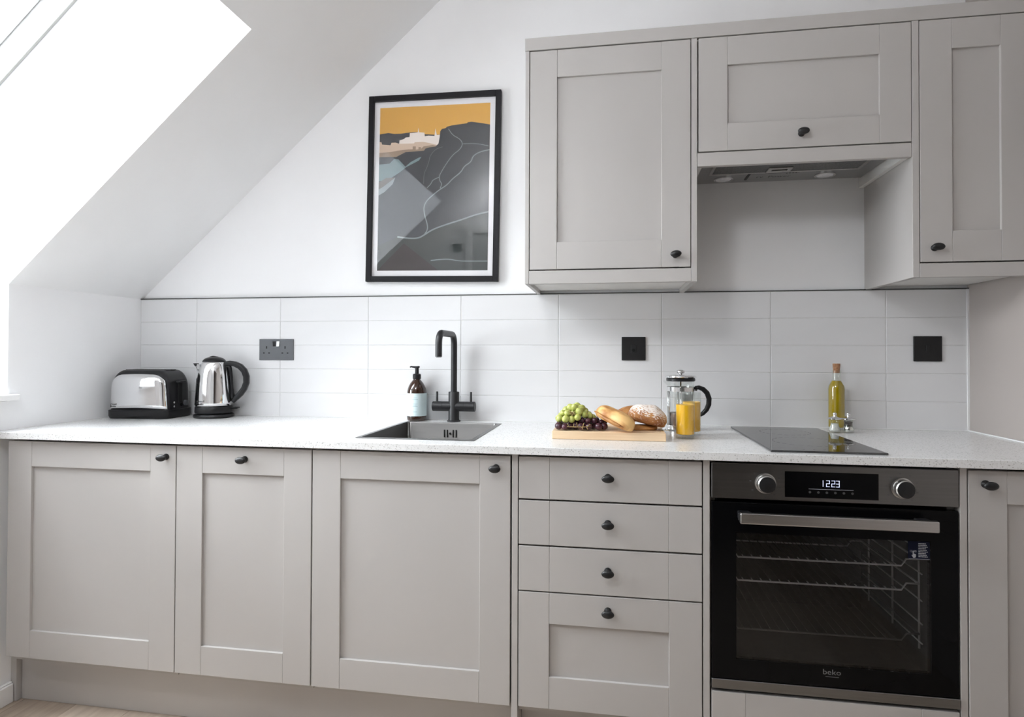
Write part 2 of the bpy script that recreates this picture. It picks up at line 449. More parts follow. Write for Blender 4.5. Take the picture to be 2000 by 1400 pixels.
# added fill light: unseen globe over the facing-wall door, behind and left of camera
mat('lamp_globe', (0.9, 0.9, 0.9), 0.4, emit=(0.96, 0.98, 1.0), emit_s=47.0)
wl_ = thing('fill_lamp', 'added white fill-light globe above the door, unseen behind the camera', 'lamp', (1.36, YP, 2.28))
MB().lathe([(0.055, 0.0003), (0.055, 0.012), (0.05, 0.015), (0.012, 0.016), (0.012, 0.045)], n=32, axis='y').build('fill_lamp_mount', 'black_matt', wl_, auto=40)
MB().ellipsoid((0, 0.155, 0), 0.115, 0.115, 0.115, 32, 18).build('globe', 'lamp_globe', wl_, smooth=True)

# ---- roof window over the knee wall
HF = 0.53
def sl2(s, h): p = SL(s, 0, h); return (p[0], p[2])
XV = -0.45
zv = ZK + XV * SA / CA + 0.66 / CA
cheek = [(-0.055, 1.0), (-0.055, ZK + 0.01), sl2(0.0, 0.055), sl2(STOP + 0.02, 0.055), sl2(STOP + 0.04, 0.66), (XV - 0.04, zv - 0.03), (XV - 0.04, 1.0)]
rv = MB()
rv.prism(cheek, 'y', Y1 + 0.0006, Y1 + 0.04).prism(cheek, 'y', Y2 - 0.04, Y2 - 0.0006)
rv.xbox(SL, (STOP + 0.0006, Y2 - 0.04, 0.055), (STOP + 0.04, Y1 + 0.04, 0.66))
rv.box(XV - 0.04, -0.02, Y2 - 0.04, Y1 + 0.04, 0.96, 1.012)
w1 = struct(rv.build('window_1', 'white_paint'))
SB = (XV / CA) + HF * SA / CA - 0.02          # where the slope frame meets the upright window
fr = MB()
fr.xbox(SL, (SB, Y1 - 0.006, HF), (STOP, Y1, 0.66)).xbox(SL, (SB, Y2, HF), (STOP, Y2 + 0.006, 0.66))
fr.xbox(SL, (STOP - 0.03, Y2, HF), (STOP, Y1, 0.66)).xbox(SL, (SB, Y2, HF), (SB + 0.05, Y1, 0.66))
fr.build('window_frame', 'frame_white', w1, bevel=0.003)
sa = MB()
sa.xbox(SL, (SB + 0.05, Y1 - 0.06, 0.62), (STOP - 0.03, Y1 - 0.009, 0.655)).xbox(SL, (SB + 0.05, Y2 + 0.009, 0.62), (STOP - 0.03, Y2 + 0.06, 0.655))
sa.xbox(SL, (STOP - 0.08, Y2 + 0.009, 0.62), (STOP - 0.035, Y1 - 0.009, 0.655)).xbox(SL, (SB + 0.055, Y2 + 0.009, 0.62), (SB + 0.10, Y1 - 0.009, 0.655))
sa.build('window_sash', 'frame_white', w1, bevel=0.003)
MB().xbox(SL, (SB + 0.09, Y2 + 0.05, 0.64), (STOP - 0.07, Y1 - 0.05, 0.644)).build('pane', 'window_glass', w1)
MB().xbox(SL, (0.77, Y1 - 0.04, 0.585), (0.83, Y1 - 0.0055, 0.61)).build('hinge', 'steel', w1, bevel=0.002)
mat('gasket_grey', (0.45, 0.45, 0.43), 0.6)
MB().xbox(SL, (SB, Y1 - 0.0085, HF - 0.0012), (STOP, Y1 - 0.0002, HF + 0.0008)).xbox(SL, (SB, Y1 - 0.0095, 0.645), (STOP - 0.03, Y1 - 0.006, 0.648)).build('gasket', 'gasket_grey', w1)
zt = SL(SB, 0, HF)[2]
uf = MB().ring(Y2, Y1, 1.012, zt + 0.14, Y2 + 0.06, Y1 - 0.06, 1.075, zt - 0.05, XV - 0.03, XV + 0.03, 'x')
uf.build('window_frame', 'frame_white', w1, bevel=0.003)
MB().box(XV - 0.003, XV + 0.003, Y2 + 0.05, Y1 - 0.05, 1.06, zt - 0.04).build('pane', 'window_glass', w1)
sil = MB().box(XV + 0.03, 0.0, Y2 + 0.002, Y1 - 0.002, 1.008, 1.028).box(-0.001, 0.03, Y2 - 0.02, Y1 + 0.02, 1.008, 1.028)
sil.build('window_sill', 'frame_white', w1, bevel=0.004, segs=2)

# ================================================================== TILES
TW, TH, X1 = 0.3807, 0.0972, 0.2661
ZT = ZW + 5 * TH
MB().box(0.0, XR, -0.0071, 0.0, ZW + 0.001, ZT).build('grout_bed', 'grout', wall_back)
G = 0.0011
def tile_mesh(wd):
    me = MB().box(G, wd - G, -0.0085, -0.003, G, TH - G).mesh('tile', bevel=0.0012, segs=2)
    me.materials.append(MATS['tile_white']); return me
cols = [(0.001, X1 - 0.001)] + [(X1 + k * TW, TW) for k in range(7)] + [(X1 + 7 * TW, XR - (X1 + 7 * TW) - 0.001)]
full = tile_mesh(TW)
for x0, wd in cols:
    me = full if abs(wd - TW) < 1e-6 else tile_mesh(wd)
    for r in range(5):
        o = link('tile', me, wall_back)
        o.location = (x0, random.uniform(-0.0003, 0.0003), ZW + r * TH)
        o.rotation_euler = (random.uniform(-1, 1) * 0.003, 0, random.uniform(-1, 1) * 0.0012)
struct(MB().box(0.0, XR, -0.0115, 0.0, ZT, ZT + 0.0028).build('trim_1', 'trim_dark'))
struct(MB().box(XR - 0.006, XR, -0.0125, 0.0, ZW + 0.0005, ZT).build('trim_2', 'sealant'))

# ================================================================== WORKTOP
SKX0, SKX1, SKY0, SKY1 = 1.2145, 1.587, -0.555, -0.098
wt = thing('worktop', 'long white speckled stone worktop running wall to wall', 'worktop', (0, 0, ZW - 0.0216))
WO = (0, 0, ZW - 0.0216)
MB(WO).ring(0.001, XR - 0.001, -0.6366, -0.001, SKX0 + 0.012, SKX1 - 0.012, SKY0 + 0.012, SKY1 - 0.012, ZW - 0.0216, ZW, 'z').build('slab', 'quartz', wt, bevel=0.0012, segs=2)
MB(WO).box(XR - 0.006, XR - 0.0005, -0.6366, -0.012, ZW + 0.0003, ZW + 0.004).box(0.0, XR, -0.0125, -0.009, ZW + 0.0003, ZW + 0.0025).build('sealant_bead', 'sealant', wt)

# ================================================================== CABINETS
def knob_mesh():
    mb = MB()
    mb.lathe([(0.010, 0.0), (0.010, -0.002), (0.0055, -0.006), (0.005, -0.016), (0.0085, -0.020)], axis='y', n=16)
    b = MB(); b.ellipsoid((0, -0.0245, 0), 0.0172, 0.0072, 0.0108, 20, 10)
    mb.add(b.v, b.f)
    me = mb.mesh('knob')
    me.materials.append(MATS['knob_black'])
    for p in me.polygons: p.use_smooth = True
    return me
KNOB = knob_mesh()
def knob(parent, origin, x, y, z, tilt=0.0):
    o = link('knob', KNOB, parent)
    o.location = Vector((x, y, z)) - Vector(origin); o.rotation_euler = (0, tilt, 0)
    o['label'] = 'black oval knob'
    return o

def shaker(parent, name, x0, x1, z0, z1, y, origin, st=0.088, top=0.081, bot=0.088, kn=None, t=0.020, tilt=0.0):
    """framed front: two stiles, two rails, a sunk panel; the front empty is the part, the pieces its sub-parts"""
    pan = MB(origin).box(x0 + st - 0.006, x1 - st + 0.006, y + 0.0085, y + t, z0 + bot - 0.006, z1 - top + 0.006).build(name, 'taupe', parent)
    for a, b in ((x0, x0 + st), (x1 - st, x1)):
        MB(origin).box(a, b, y, y + t, z0, z1).build('stile', 'taupe', pan, bevel=0.0011, segs=2)
    for a, b in ((z0, z0 + bot), (z1 - top, z1)):
        MB(origin).box(x0 + st + 0.0002, x1 - st - 0.0002, y + 0.0002, y + t, a, b).build('rail', 'taupe', pan, bevel=0.0011, segs=2)
    if kn: knob(pan, origin, kn[0], y, kn[1], tilt)
    return pan
def slab_front(parent, name, x0, x1, z0, z1, y, origin, st=0.086, kn=None, t=0.020, tilt=0.0):
    p = MB(origin).box(x0 + st + 0.0002, x1 - st - 0.0002, y + 0.0002, y + t, z0, z1).build(name, 'taupe', parent, bevel=0.0011, segs=2)
    for a, b in ((x0, x0 + st), (x1 - st, x1)):
        MB(origin).box(a, b, y, y + t, z0, z1).build('stile', 'taupe', p, bevel=0.0011, segs=2)
    if kn: knob(p, origin, kn[0], y, kn[1], tilt)
    return p
def carcass(parent, x0, x1, y0, y1, z0, z1, origin, top=False, m='carcass_grey', base=True):
    c = MB(origin)
    c.box(x0, x0 + 0.016, y0, y1, z0, z1).box(x1 - 0.016, x1, y0, y1, z0, z1)
    if base: c.box(x0 + 0.016, x1 - 0.016, y0, y1, z0, z0 + 0.016)
    c.box(x0 + 0.016, x1 - 0.016, y1 - 0.008, y1, z0 + (0.016 if base else 0), z1)
    if top: c.box(x0 + 0.016, x1 - 0.016, y0, y1 - 0.008, z1 - 0.016, z1)
    return c.build('carcass', m, parent)

ZB, ZTD = 0.1835, 0.8800
CZ0, CZ1, CY0, CY1 = 0.165, 0.888, -0.5945, -0.03
GAP = 0.0015
# three hinged base units
for (x0, x1, kx, kz, lab) in ((0.0485, 0.6585, 0.6245, 0.8455, 'wide taupe base cupboard in the left corner below the toaster, knob at upper right'),
                          (0.6585, 1.109, 0.891, 0.846, 'narrow taupe base cupboard left of the sink, knob centred on its top rail'),
                          (1.109, 1.708, 1.665, 0.8465, 'taupe base cupboard under the sink, knob at upper right')):
    og = (x0, CY1, 0.15)
    c = thing('base_cabinet', lab, 'cabinet', og, group='taupe base cupboards')
    carcass(c, x0 + 0.002, x1 - 0.002, CY0, CY1, CZ0, CZ1, og)
    g = 0.0012 if x0 < 0.6 else 0.002
    shaker(c, 'door', x0 + g, x1 - g, ZB, ZTD, YF, og, kn=(kx, kz))
    if x0 < 0.1:
        fl = MB((0.012, -0.54, 0)).box(0.001, 0.0225, -0.556, -0.53, 0.001, CZ1 - 0.001).build('filler_strip', 'taupe', bevel=0.0006)
        fl.location = (0.012, -0.54, 0)
        props(fl, 'narrow upright taupe filler strip between the left wall and the corner cupboard', 'filler strip')
# drawer unit with end panel running to the floor
og = (1.7085, CY1, 0.0)
c = thing('drawer_cabinet', 'taupe drawer unit with four stacked drawers beside the oven', 'cabinet', og)
carcass(c, 1.7305, 2.2245, CY0, CY1, CZ0, CZ1, og)
MB(og).box(1.7105, 1.7275, YF + 0.001, CY1, 0.001, CZ1).build('end_panel', 'taupe', c, bevel=0.0008)
MB(og).box(2.2275, 2.2445, YF + 0.001, CY1, 0.001, CZ1).build('end_panel', 'taupe', c, bevel=0.0008)
DX0, DX1 = 1.7305, 2.2245
for (z0, z1, kz) in ((0.7635, ZTD, 0.8305), (0.6365, 0.7585, 0.7045), (0.5085, 0.6315, 0.575)):
    slab_front(c, 'drawer', DX0, DX1, z0, z1, YF, og, kn=(1.9765, kz))
shaker(c, 'drawer', DX0, DX1, ZB + 0.002, 0.5045, YF, og, st=0.0855, top=0.085, kn=(1.9768, 0.467), tilt=0.0)
# oven housing
og = (2.246, CY1, 0.0)
c = thing('oven_housing', 'taupe cabinet housing the built-in oven, low drawer front beneath it', 'cabinet', og)
carcass(c, 2.2462, 2.8445, -0.59, CY1, CZ0, CZ1, og, m='carcass_grey')
MB(og).box(2.2635, 2.8275, -0.588, CY1 - 0.01, 0.262, 0.2755).build('shelf', 'carcass_grey', c)
MB(og).box(2.8465, 2.8625, YF + 0.001, CY1, 0.001, CZ1).build('end_panel', 'taupe', c, bevel=0.0008)
slab_front(c, 'drawer', 2.249, 2.843, ZB + 0.002, 0.2765, YF, og)
# narrow base unit at the right
og = (2.8645, CY1, 0.15)
c = thing('base_cabinet', 'narrow taupe base cupboard right of the oven, cut off by the photo edge', 'cabinet', og, group='taupe base cupboards')
carcass(c, 2.8645, XR - 0.006, CY0, CY1, CZ0, CZ1, og)
shaker(c, 'door', 2.8655, 3.17, ZB, ZTD, YF, og, st=0.086, kn=(2.903, 0.8475))
# plinth boards
for a, b, lab in ((0.024, 1.7095, 'long taupe plinth board under the three cupboards on the left'), (1.7285, 2.2265, 'short taupe plinth board under the drawer unit'),
             (2.2455, 2.8455, 'taupe plinth board under the oven housing')):
    p = MB((a, -0.53, 0)).box(a, b, -0.5385, -0.52, 0.001, 0.1635).build('plinth', 'taupe', bevel=0.0008)
    p.location = (a, -0.53, 0)
    props(p, lab, 'plinth', 'plinth boards')

# ---- wall units
UY1 = -0.012
def upper(name, lab, x0, x1, z0, z1, og):
    return thing(name, lab, 'cabinet', og, group='taupe wall cupboards')
# left wall unit
og = (1.7055, UY1, 1.3958)
c = upper('wall_cabinet', 'tall taupe wall cupboard next to the picture, knob at lower right', 0, 0, 0, 0, og)
MB(og).box(1.7065, 1.7195, YU, -0.001, 1.3958, 2.1605).build('end_panel', 'taupe', c, bevel=0.0008)
MB(og).box(2.2325, 2.2495, YU, -0.001, 1.3958, 2.1605).build('end_panel', 'taupe', c, bevel=0.0008)
carcass(c, 1.7205, 2.2315, YU + 0.023, -0.002, 1.409, 2.158, og, top=True, m='carcass_white')
shaker(c, 'door', 1.7222, 2.2297, 1.4425, 2.1575, YU, og, st=0.0885, top=0.089, bot=0.088, kn=(2.183, 1.480), tilt=-0.1)
MB(og).box(1.7202, 2.2318, YU, YU + 0.018, 1.3958, 1.4385).build('pelmet', 'taupe', c, bevel=0.0008)
cl = MB(og).box(1.752, 1.765, -0.325, -0.305, 1.398, 1.409).box(1.765, 1.785, -0.321, -0.309, 1.400, 1.409).build('clip', 'grey_plastic', c, bevel=0.001)
# extractor unit
og = (2.25, UY1, 1.7556)
c = upper('wall_cabinet', 'low wide taupe wall cupboard over the extractor, knob at bottom centre', 0, 0, 0, 0, og)
MB(og).box(2.2505, 2.2665, YU + 0.021, -0.001, 1.757, 2.1605).box(2.8465, 2.8625, YU + 0.021, -0.001, 1.757, 2.1605).box(2.2665, 2.8465, YU + 0.022, -0.003, 2.1445, 2.1605).box(2.2665, 2.8465, YU + 0.022, -0.003, 1.84, 1.85).build('carcass', 'carcass_white', c)
shaker(c, 'door', 2.2545, 2.8625, 1.8015, 2.158, YU, og, st=0.0865, top=0.089, bot=0.0395 + 0.045, kn=(2.556, 1.842), tilt=-0.05)
MB(og).box(2.2508, 2.8628, YU, YU + 0.018, 1.7556, 1.7975).build('pelmet', 'taupe', c, bevel=0.0008)
# right wall unit
og = (2.8645, UY1, 1.3975)
c = upper('wall_cabinet', 'taupe wall cupboard cut off by the right photo edge, knob at lower left', 0, 0, 0, 0, og)
MB(og).box(2.8645, 2.8828, YU, -0.001, 1.3975, 2.1605).build('end_panel', 'taupe', c, bevel=0.0008)
carcass(c, 2.8838, XR - 0.003, YU + 0.023, -0.002, 1.409, 2.158, og, top=True, m='carcass_white')
shaker(c, 'door', 2.8852, 3.1865, 1.4425, 2.1585, YU, og, st=0.0865, top=0.088, bot=0.090, kn=(2.9225, 1.4835), tilt=0.05)
MB(og).box(2.8835, XR - 0.002, YU, YU + 0.018, 1.3975, 1.4385).build('pelmet', 'taupe', c, bevel=0.0008)
# cornice
cn = MB((1.70, 0, 2.1625)).box(1.705, XR - 0.001, YU - 0.001, YU + 0.02, 2.1615, 2.2025).box(1.705, 1.721, YU + 0.02, -0.002, 2.1615, 2.2025).build('cornice', 'taupe', bevel=0.001)
cn.location = (1.70, 0, 2.1625)
props(cn, 'flat taupe cornice strip along the top of the wall cupboards', 'cornice')

# ================================================================== EXTRACTOR HOOD
og = (2.556, -0.17, 1.785)
c = thing('extractor_hood', 'grey metal extractor hood set under the low wall cupboard', 'extractor hood', og)
HX0, HX1, HY0, HY1, HZ = 2.272, 2.842, -0.318, -0.035, 1.785
MB(og).box(HX0, HX1, HY0, HY1, HZ, HZ + 0.05).build('body', 'hood_steel', c, bevel=0.002)
FX0, FX1, FY1 = 2.315, 2.795, -0.145
MB(og).ring(FX0, FX1, HY0 + 0.012, FY1, FX0 + 0.01, FX1 - 0.01, HY0 + 0.022, FY1 - 0.008, HZ - 0.003, HZ, 'z').build('filter_frame', 'steel', c, bevel=0.0008)
MB(og).box(FX0 + 0.01, FX1 - 0.01, HY0 + 0.022, FY1 - 0.008, HZ - 0.001, HZ).build('filter', 'hood_filter', c)
MB(og).ring(2.497, 2.573, -0.205, -0.155, 2.511, 2.559, -0.194, -0.174, HZ - 0.006, HZ - 0.0012, 'z').build('filter_handle', 'steel', c, bevel=0.001)
for lx, ly in ((2.374, -0.092), (2.705, -0.094)):
    l = MB(og).lathe([(0.033, HZ), (0.033, HZ - 0.004), (0.028, HZ - 0.005), (0.028, HZ - 0.001)], (lx, ly, 0), 28).build('lamp', 'chrome_soft', c, auto=40)
    MB(og).lathe([(0.027, HZ - 0.0015), (0.027, HZ - 0.0038), (0.018, HZ - 0.0052), (0.006, HZ - 0.0058)], (lx, ly, 0), 28).build('lens', 'lamp_lens', l, auto=40)
cp = MB(og).box(2.455, 2.61, -0.138, -0.068, HZ - 0.0015, HZ - 0.0002).build('switch_panel', 'hood_steel', c)
MB(og).box(2.447, 2.4545, -0.138, -0.068, HZ - 0.0022, HZ).box(2.447, 2.61, -0.142, -0.139, HZ - 0.0022, HZ).build('switch_edge', 'black_plastic', c)
tx = MB(og)
put_text(tx, 'rv', 0.028, lambda a, b: (2.492 + a, -0.10 - b, HZ - 0.0018))
put_text(tx, 'Power', 0.028, lambda a, b: (2.556 + a, -0.10 - b, HZ - 0.0018))
for kx in (2.57, 2.58, 2.59, 2.60): tx.box(kx, kx + 0.004, -0.135, -0.131, HZ - 0.002, HZ - 0.0015)
tx.build('lettering', 'print_ink', c)['kind'] = 'stuff'

# ================================================================== OVEN
og = (2.5463, -0.30, 0.276)
c = thing('oven', 'built-in electric oven with black glass door and steel control panel', 'oven', og)
OX0, OX1 = 2.2490, 2.8440
MB(og).box(2.2640, 2.8270, -0.5945, -0.58, 0.29, 0.884).box(2.2640, 2.2660, -0.58, -0.06, 0.29, 0.884).box(2.8250, 2.8270, -0.58, -0.06, 0.29, 0.884).box(2.2660, 2.8250, -0.06, -0.05, 0.29, 0.884).box(2.266, 2.825, -0.58, -0.06, 0.874, 0.884).box(2.266, 2.825, -0.58, -0.06, 0.29, 0.296)
casing = MB(og)
casing.box(2.2640, 2.2660, -0.594, -0.06, 0.277, 0.884).box(2.8250, 2.8270, -0.594, -0.06, 0.277, 0.884).box(2.2660, 2.8250, -0.062, -0.06, 0.277, 0.884).box(2.266, 2.825, -0.594, -0.062, 0.882, 0.884).box(2.266, 2.825, -0.594, -0.062, 0.277, 0.28)
casing.build('casing', 'enamel', c)
# cavity, open to the front
cv = MB(og)
cx0, cx1, cz0, cz1, cyb, cyf = 2.302, 2.790, 0.345, 0.735, -0.16, -0.5935
cv.box(cx0 - 0.004, cx0, cyf, cyb, cz0, cz1).box(cx1, cx1 + 0.004, cyf, cyb, cz0, cz1).box(cx0, cx1, cyb, cyb + 0.004, cz0, cz1).box(cx0, cx1, cyf, cyb, cz1, cz1 + 0.004).box(cx0, cx1, cyf, cyb, cz0 - 0.004, cz0)
cv.build('cavity', 'enamel', c)
def rack(z, full=True):
    r = MB(og)
    yf, yb = -0.565, -0.20
    xa, xb = cx0 + 0.012, cx1 - 0.045
    r.tube([(xa, yf, z + 0.018), (xa + 0.012, yf, z), (xb - 0.012, yf, z), (xb, yf, z + 0.018), (xb + 0.03, yf, z + 0.018)], 0.0026, 6)
    r.tube([(xa, yb, z + 0.018), (xa + 0.012, yb, z), (xb - 0.012, yb, z), (xb, yb, z + 0.018), (xb + 0.03, yb, z + 0.018)], 0.0026, 6)
    rg_ = MB(og)
    for i in range(17):
        x = xa + 0.025 + i * (xb - xa - 0.05) / 16
        rg_.tube([(x, yf + 0.012, z + 0.002), (x, yb, z + 0.002)], 0.0011, 5)
        r.tube([(x, yf - 0.001, z + 0.003), (x, yf + 0.012, z + 0.003)], 0.0016, 5)
    r.tube([(xb + 0.03, yf, z + 0.018), (xb + 0.03, yb, z + 0.018)], 0.0026, 6)
    o = r.build('rack', 'rack_wire' if full else 'rack_wire_shaded', c, smooth=True)  # lowest rack takes the darkened copy, its shade painted in
    rg_.build('rungs', 'rack_wire_shaded', o, smooth=True)['kind'] = 'stuff'
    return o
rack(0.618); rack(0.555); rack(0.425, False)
sr = MB(og)
for yy in (-0.55, -0.40, -0.24):
    sr.tube([(cx1 - 0.008, yy, 0.40), (cx1 - 0.008, yy, 0.70)], 0.0028, 6)
for zz in (0.42, 0.47, 0.53, 0.60, 0.66): sr.tube([(cx1 - 0.010, -0.57, zz), (cx1 - 0.010, -0.2, zz)], 0.002, 6)
sr.build('side_rail', 'rack_wire', c, smooth=True)
fs = MB(og).lathe([(0.09, -0.162), (0.09, -0.166), (0.075, -0.168), (0.02, -0.168)], (2.546, 0, 0.54), 28, 'y').build('fan_cover', 'enamel', c, auto=40)
# fascia
fa = MB(og).box(OX0, OX1, YF, -0.595, 0.7865, 0.8800).build('control_panel', 'steel_dark', c, bevel=0.0015)
ds = MB(og).box(2.433, 2.6585, YF - 0.0008, YF + 0.002, 0.7965, 0.8635).build('display', 'black_gloss', fa, bevel=0.0004)
# seven-segment clock
SEG = {'1': 'bc', '2': 'abged', '3': 'abgcd'}
dg = MB(og)
def seg_digit(ch, x, z, wd, ht, th):
    y0, y1 = YF - 0.0013, YF - 0.0009
    P = {'a': (x, x + wd, z + ht - th, z + ht), 'g': (x, x + wd, z + ht / 2 - th / 2, z + ht / 2 + th / 2), 'd': (x, x + wd, z, z + th),
         'b': (x + wd - th, x + wd, z + ht / 2, z + ht), 'c': (x + wd - th, x + wd, z, z + ht / 2), 'f': (x, x + th, z + ht / 2, z + ht), 'e': (x, x + th, z, z + ht / 2)}
    for q in SEG[ch]:
        a = P[q]; dg.box(a[0], a[1], y0, y1, a[2], a[3])
for ch, x in zip('1223', (2.5215, 2.5335, 2.5462, 2.5570)):
    seg_digit(ch, x - (0.0035 if ch == '1' else 0), 0.8265, 0.0085, 0.0165, 0.0013)
dg.build('clock_digits', 'display_light', ds)['kind'] = 'stuff'
MB(og).box(2.491, 2.599, YF - 0.0012, YF - 0.0009, 0.8192, 0.8202).build('display_line', 'sticker_white', ds)
bt = MB(og)
for i in range(6): bt.lathe([(0.0032, YF - 0.0012), (0.0032, YF - 0.0009)], (2.494 + i * 0.0205, 0, 0.8115), 12, 'y')
bt.build('touch_marks', 'mark_grey', ds)['kind'] = 'stuff'
for dx in (2.3845, 2.7135):
    d = MB(og).lathe([(0.0265, YF), (0.0265, YF - 0.003), (0.0235, YF - 0.004), (0.0228, YF - 0.020), (0.0205, YF - 0.0225)], (dx, 0, 0.830), 36, 'y').build('dial', 'steel', fa, auto=40)
    MB(og).lathe([(0.0205, YF - 0.0215), (0.0205, YF - 0.0228), (0.019, YF - 0.0235)], (dx, 0, 0.830), 36, 'y').build('dial_face', 'black_plastic', d, auto=40)
    mk = MB(og)
    for i in range(9):
        a = math.radians(-150 + i * 37.5 + 60)
        px, pz = dx + 0.037 * math.cos(a), 0.830 + 0.037 * math.sin(a)
        mk.box(px - 0.0022, px + 0.0022, YF - 0.0004, YF - 0.0001, pz - 0.0014, pz + 0.0014)
    mk.build('dial_marks', 'grey_ink', fa)['kind'] = 'stuff'
# door
GX0, GX1, GZ0, GZ1 = 2.312, 2.779, 0.365, 0.697
dr = MB(og).ring(OX0 + 0.001, OX1 - 0.001, 0.3115, 0.7765, GX0, GX1, GZ0, GZ1, YF + 0.001, -0.596).build('door', 'black_gloss', c, bevel=0.001)
MB(og).box(GX0, GX1, YF + 0.0016, YF + 0.0056, GZ0, GZ1).build('glass_pane', 'oven_glass', dr)
MB(og).box(OX0, OX1, YF - 0.002, -0.596, 0.2855, 0.3105).build('door_trim', 'steel_dark', dr, bevel=0.0012)
hd = MB(og).box(2.3120, 2.7755, -0.668, -0.652, 0.7335, 0.7610).build('handle', 'steel', dr, bevel=0.003, segs=3)
for hx in (2.3100, 2.7350):
    MB(og).prism([(hx, -0.654), (hx + 0.042, -0.654), (hx + 0.032, YF), (hx + 0.004, YF)], 'z', 0.7375, 0.757).build('handle_bracket', 'black_plastic', hd, bevel=0.002)
lg = MB(og)
put_text(lg, 'beko', 0.0195, lambda a, b: (2.5462 + a, YF + 0.0004, 0.3505 + b), 1.15)
lg.box(2.531, 2.563, YF + 0.0002, YF + 0.0006, 0.3385, 0.3395)
lg.build('logo', 'logo_grey', dr)['kind'] = 'stuff'
sk = MB(og).box(2.727, 2.777, YF + 0.0004, YF + 0.0016, 0.652, 0.697).build('sticker', 'sticker_blue', dr)
st = MB(og)
put_text(st, '12:00', 0.0075, lambda a, b: (2.738 + a, YF + 0.0001, 0.672 + b))
for i in range(9):
    L_ = 0.016 + 0.004 * ((i * 7) % 3) / 2
    z = 0.693 - i * 0.0041
    x = 2.7505
    while x < 2.7505 + L_:
        ww = 0.0022 + 0.0012 * ((i * 5 + int(x * 4000)) % 3)
        st.box(x, min(x + ww, 2.776), YF, YF + 0.0003, z - 0.0019, z); x += ww + 0.0009
st.box(2.728, 2.7765, YF, YF + 0.0003, 0.6528, 0.6536)
# pointing hand
st.prism([(2.7375, 0.6725), (2.7395, 0.6725), (2.7395, 0.6665), (2.7435, 0.6655), (2.7450, 0.6640), (2.7445, 0.6580), (2.7425, 0.6560), (2.7385, 0.6560), (2.7350, 0.6620), (2.7360, 0.6632), (2.7375, 0.6620)], 'y', YF, YF + 0.0003)
st.build('sticker_print', 'sticker_white', sk)['kind'] = 'stuff'

# ================================================================== HOB
og = (2.546, -0.335, ZW)
hb = MB((2.546, -0.335, ZW)).box(2.402, 2.688, -0.604, -0.066, ZW + 0.0002, ZW + 0.0055).build('glass_top', 'hob_glass', thing('hob', 'small black glass induction hob let into the worktop above the oven', 'hob', og), bevel=0.0015, segs=2)
zn = MB(og)
for zy, r0 in ((-0.20, 0.075), (-0.42, 0.09)):
    for q in range(24):
        a0, a1 = 2 * PI * q / 24, 2 * PI * (q + 0.6) / 24
        zn.add([(2.545 + r * math.cos(a), zy + r * math.sin(a), ZW + 0.0056) for a in (a0, a1) for r in (r0, r0 + 0.0012)], [(0, 1, 3, 2)])
for q in range(5): zn.add([(2.49 + q * 0.026 + a, -0.575 + b, ZW + 0.0056) for a, b in ((0, 0), (0.005, 0), (0.005, 0.003), (0, 0.003))], [(0, 1, 2, 3)])
zn.build('zone_marks', 'mark_grey', hb.parent)['kind'] = 'stuff'

# ================================================================== SINK
og = (1.40, -0.33, ZW)
c = thing('sink', 'square stainless steel sink bowl let into the worktop below the tap', 'sink', og)
def rrect(x0, x1, y0, y1, r, n=6):
    pts = []
    for cx_, cy_, a0 in ((x1 - r, y1 - r, 0), (x0 + r, y1 - r, 90), (x0 + r, y0 + r, 180), (x1 - r, y0 + r, 270)):
        for i in range(n + 1):
            a = math.radians(a0 + 90 * i / n); pts.append((cx_ + r * math.cos(a), cy_ + r * math.sin(a)))
    return pts
sx0, sx1, sy0, sy1 = SKX0, SKX1, SKY0, SKY1
levels = [(0.0, 0.006, ZW + 0.0002), (0.0, 0.006, ZW + 0.0016), (0.014, 0.012, ZW + 0.0020), (0.016, 0.014, ZW - 0.002), (0.019, 0.016, ZW - 0.150), (0.030, 0.025, ZW - 0.166), (0.10, 0.03, ZW - 0.172)]
v = []; f = []
for ins, r, z in levels:
    v += [(x, y, z) for x, y in rrect(sx0 + ins, sx1 - ins, sy0 + ins, sy1 - ins, r)]
n = len(v) // len(levels)
for j in range(len(levels) - 1):
    for i in range(n): f.append((j * n + i, j * n + (i + 1) % n, (j + 1) * n + (i + 1) % n, (j + 1) * n + i))
f.append(list(range((len(levels) - 1) * n, len(levels) * n)))
bowl = MB(og).add(v, f).build('bowl', 'sink_steel', c, auto=35)
ov = MB(og)
for i in range(5):
    xx = 1.372 + i * 0.0112
    if i == 2:
        ov.lathe([(0.004, sy1 - 0.020), (0.004, sy1 - 0.0225)], (xx + 0.002, 0, ZW - 0.038), 12, 'y'); continue
    ov.box(xx, xx + 0.0042, sy1 - 0.0215, sy1 - 0.0195, ZW - 0.052, ZW - 0.024)
ov.build('overflow_slots', 'hole', c)['kind'] = 'stuff'
MB(og).lathe([(0.042, ZW - 0.172), (0.042, ZW - 0.169), (0.035, ZW - 0.168), (0.03, ZW - 0.170)], (1.40, -0.33, 0), 28).build('drain', 'chrome_soft', c, auto=40)

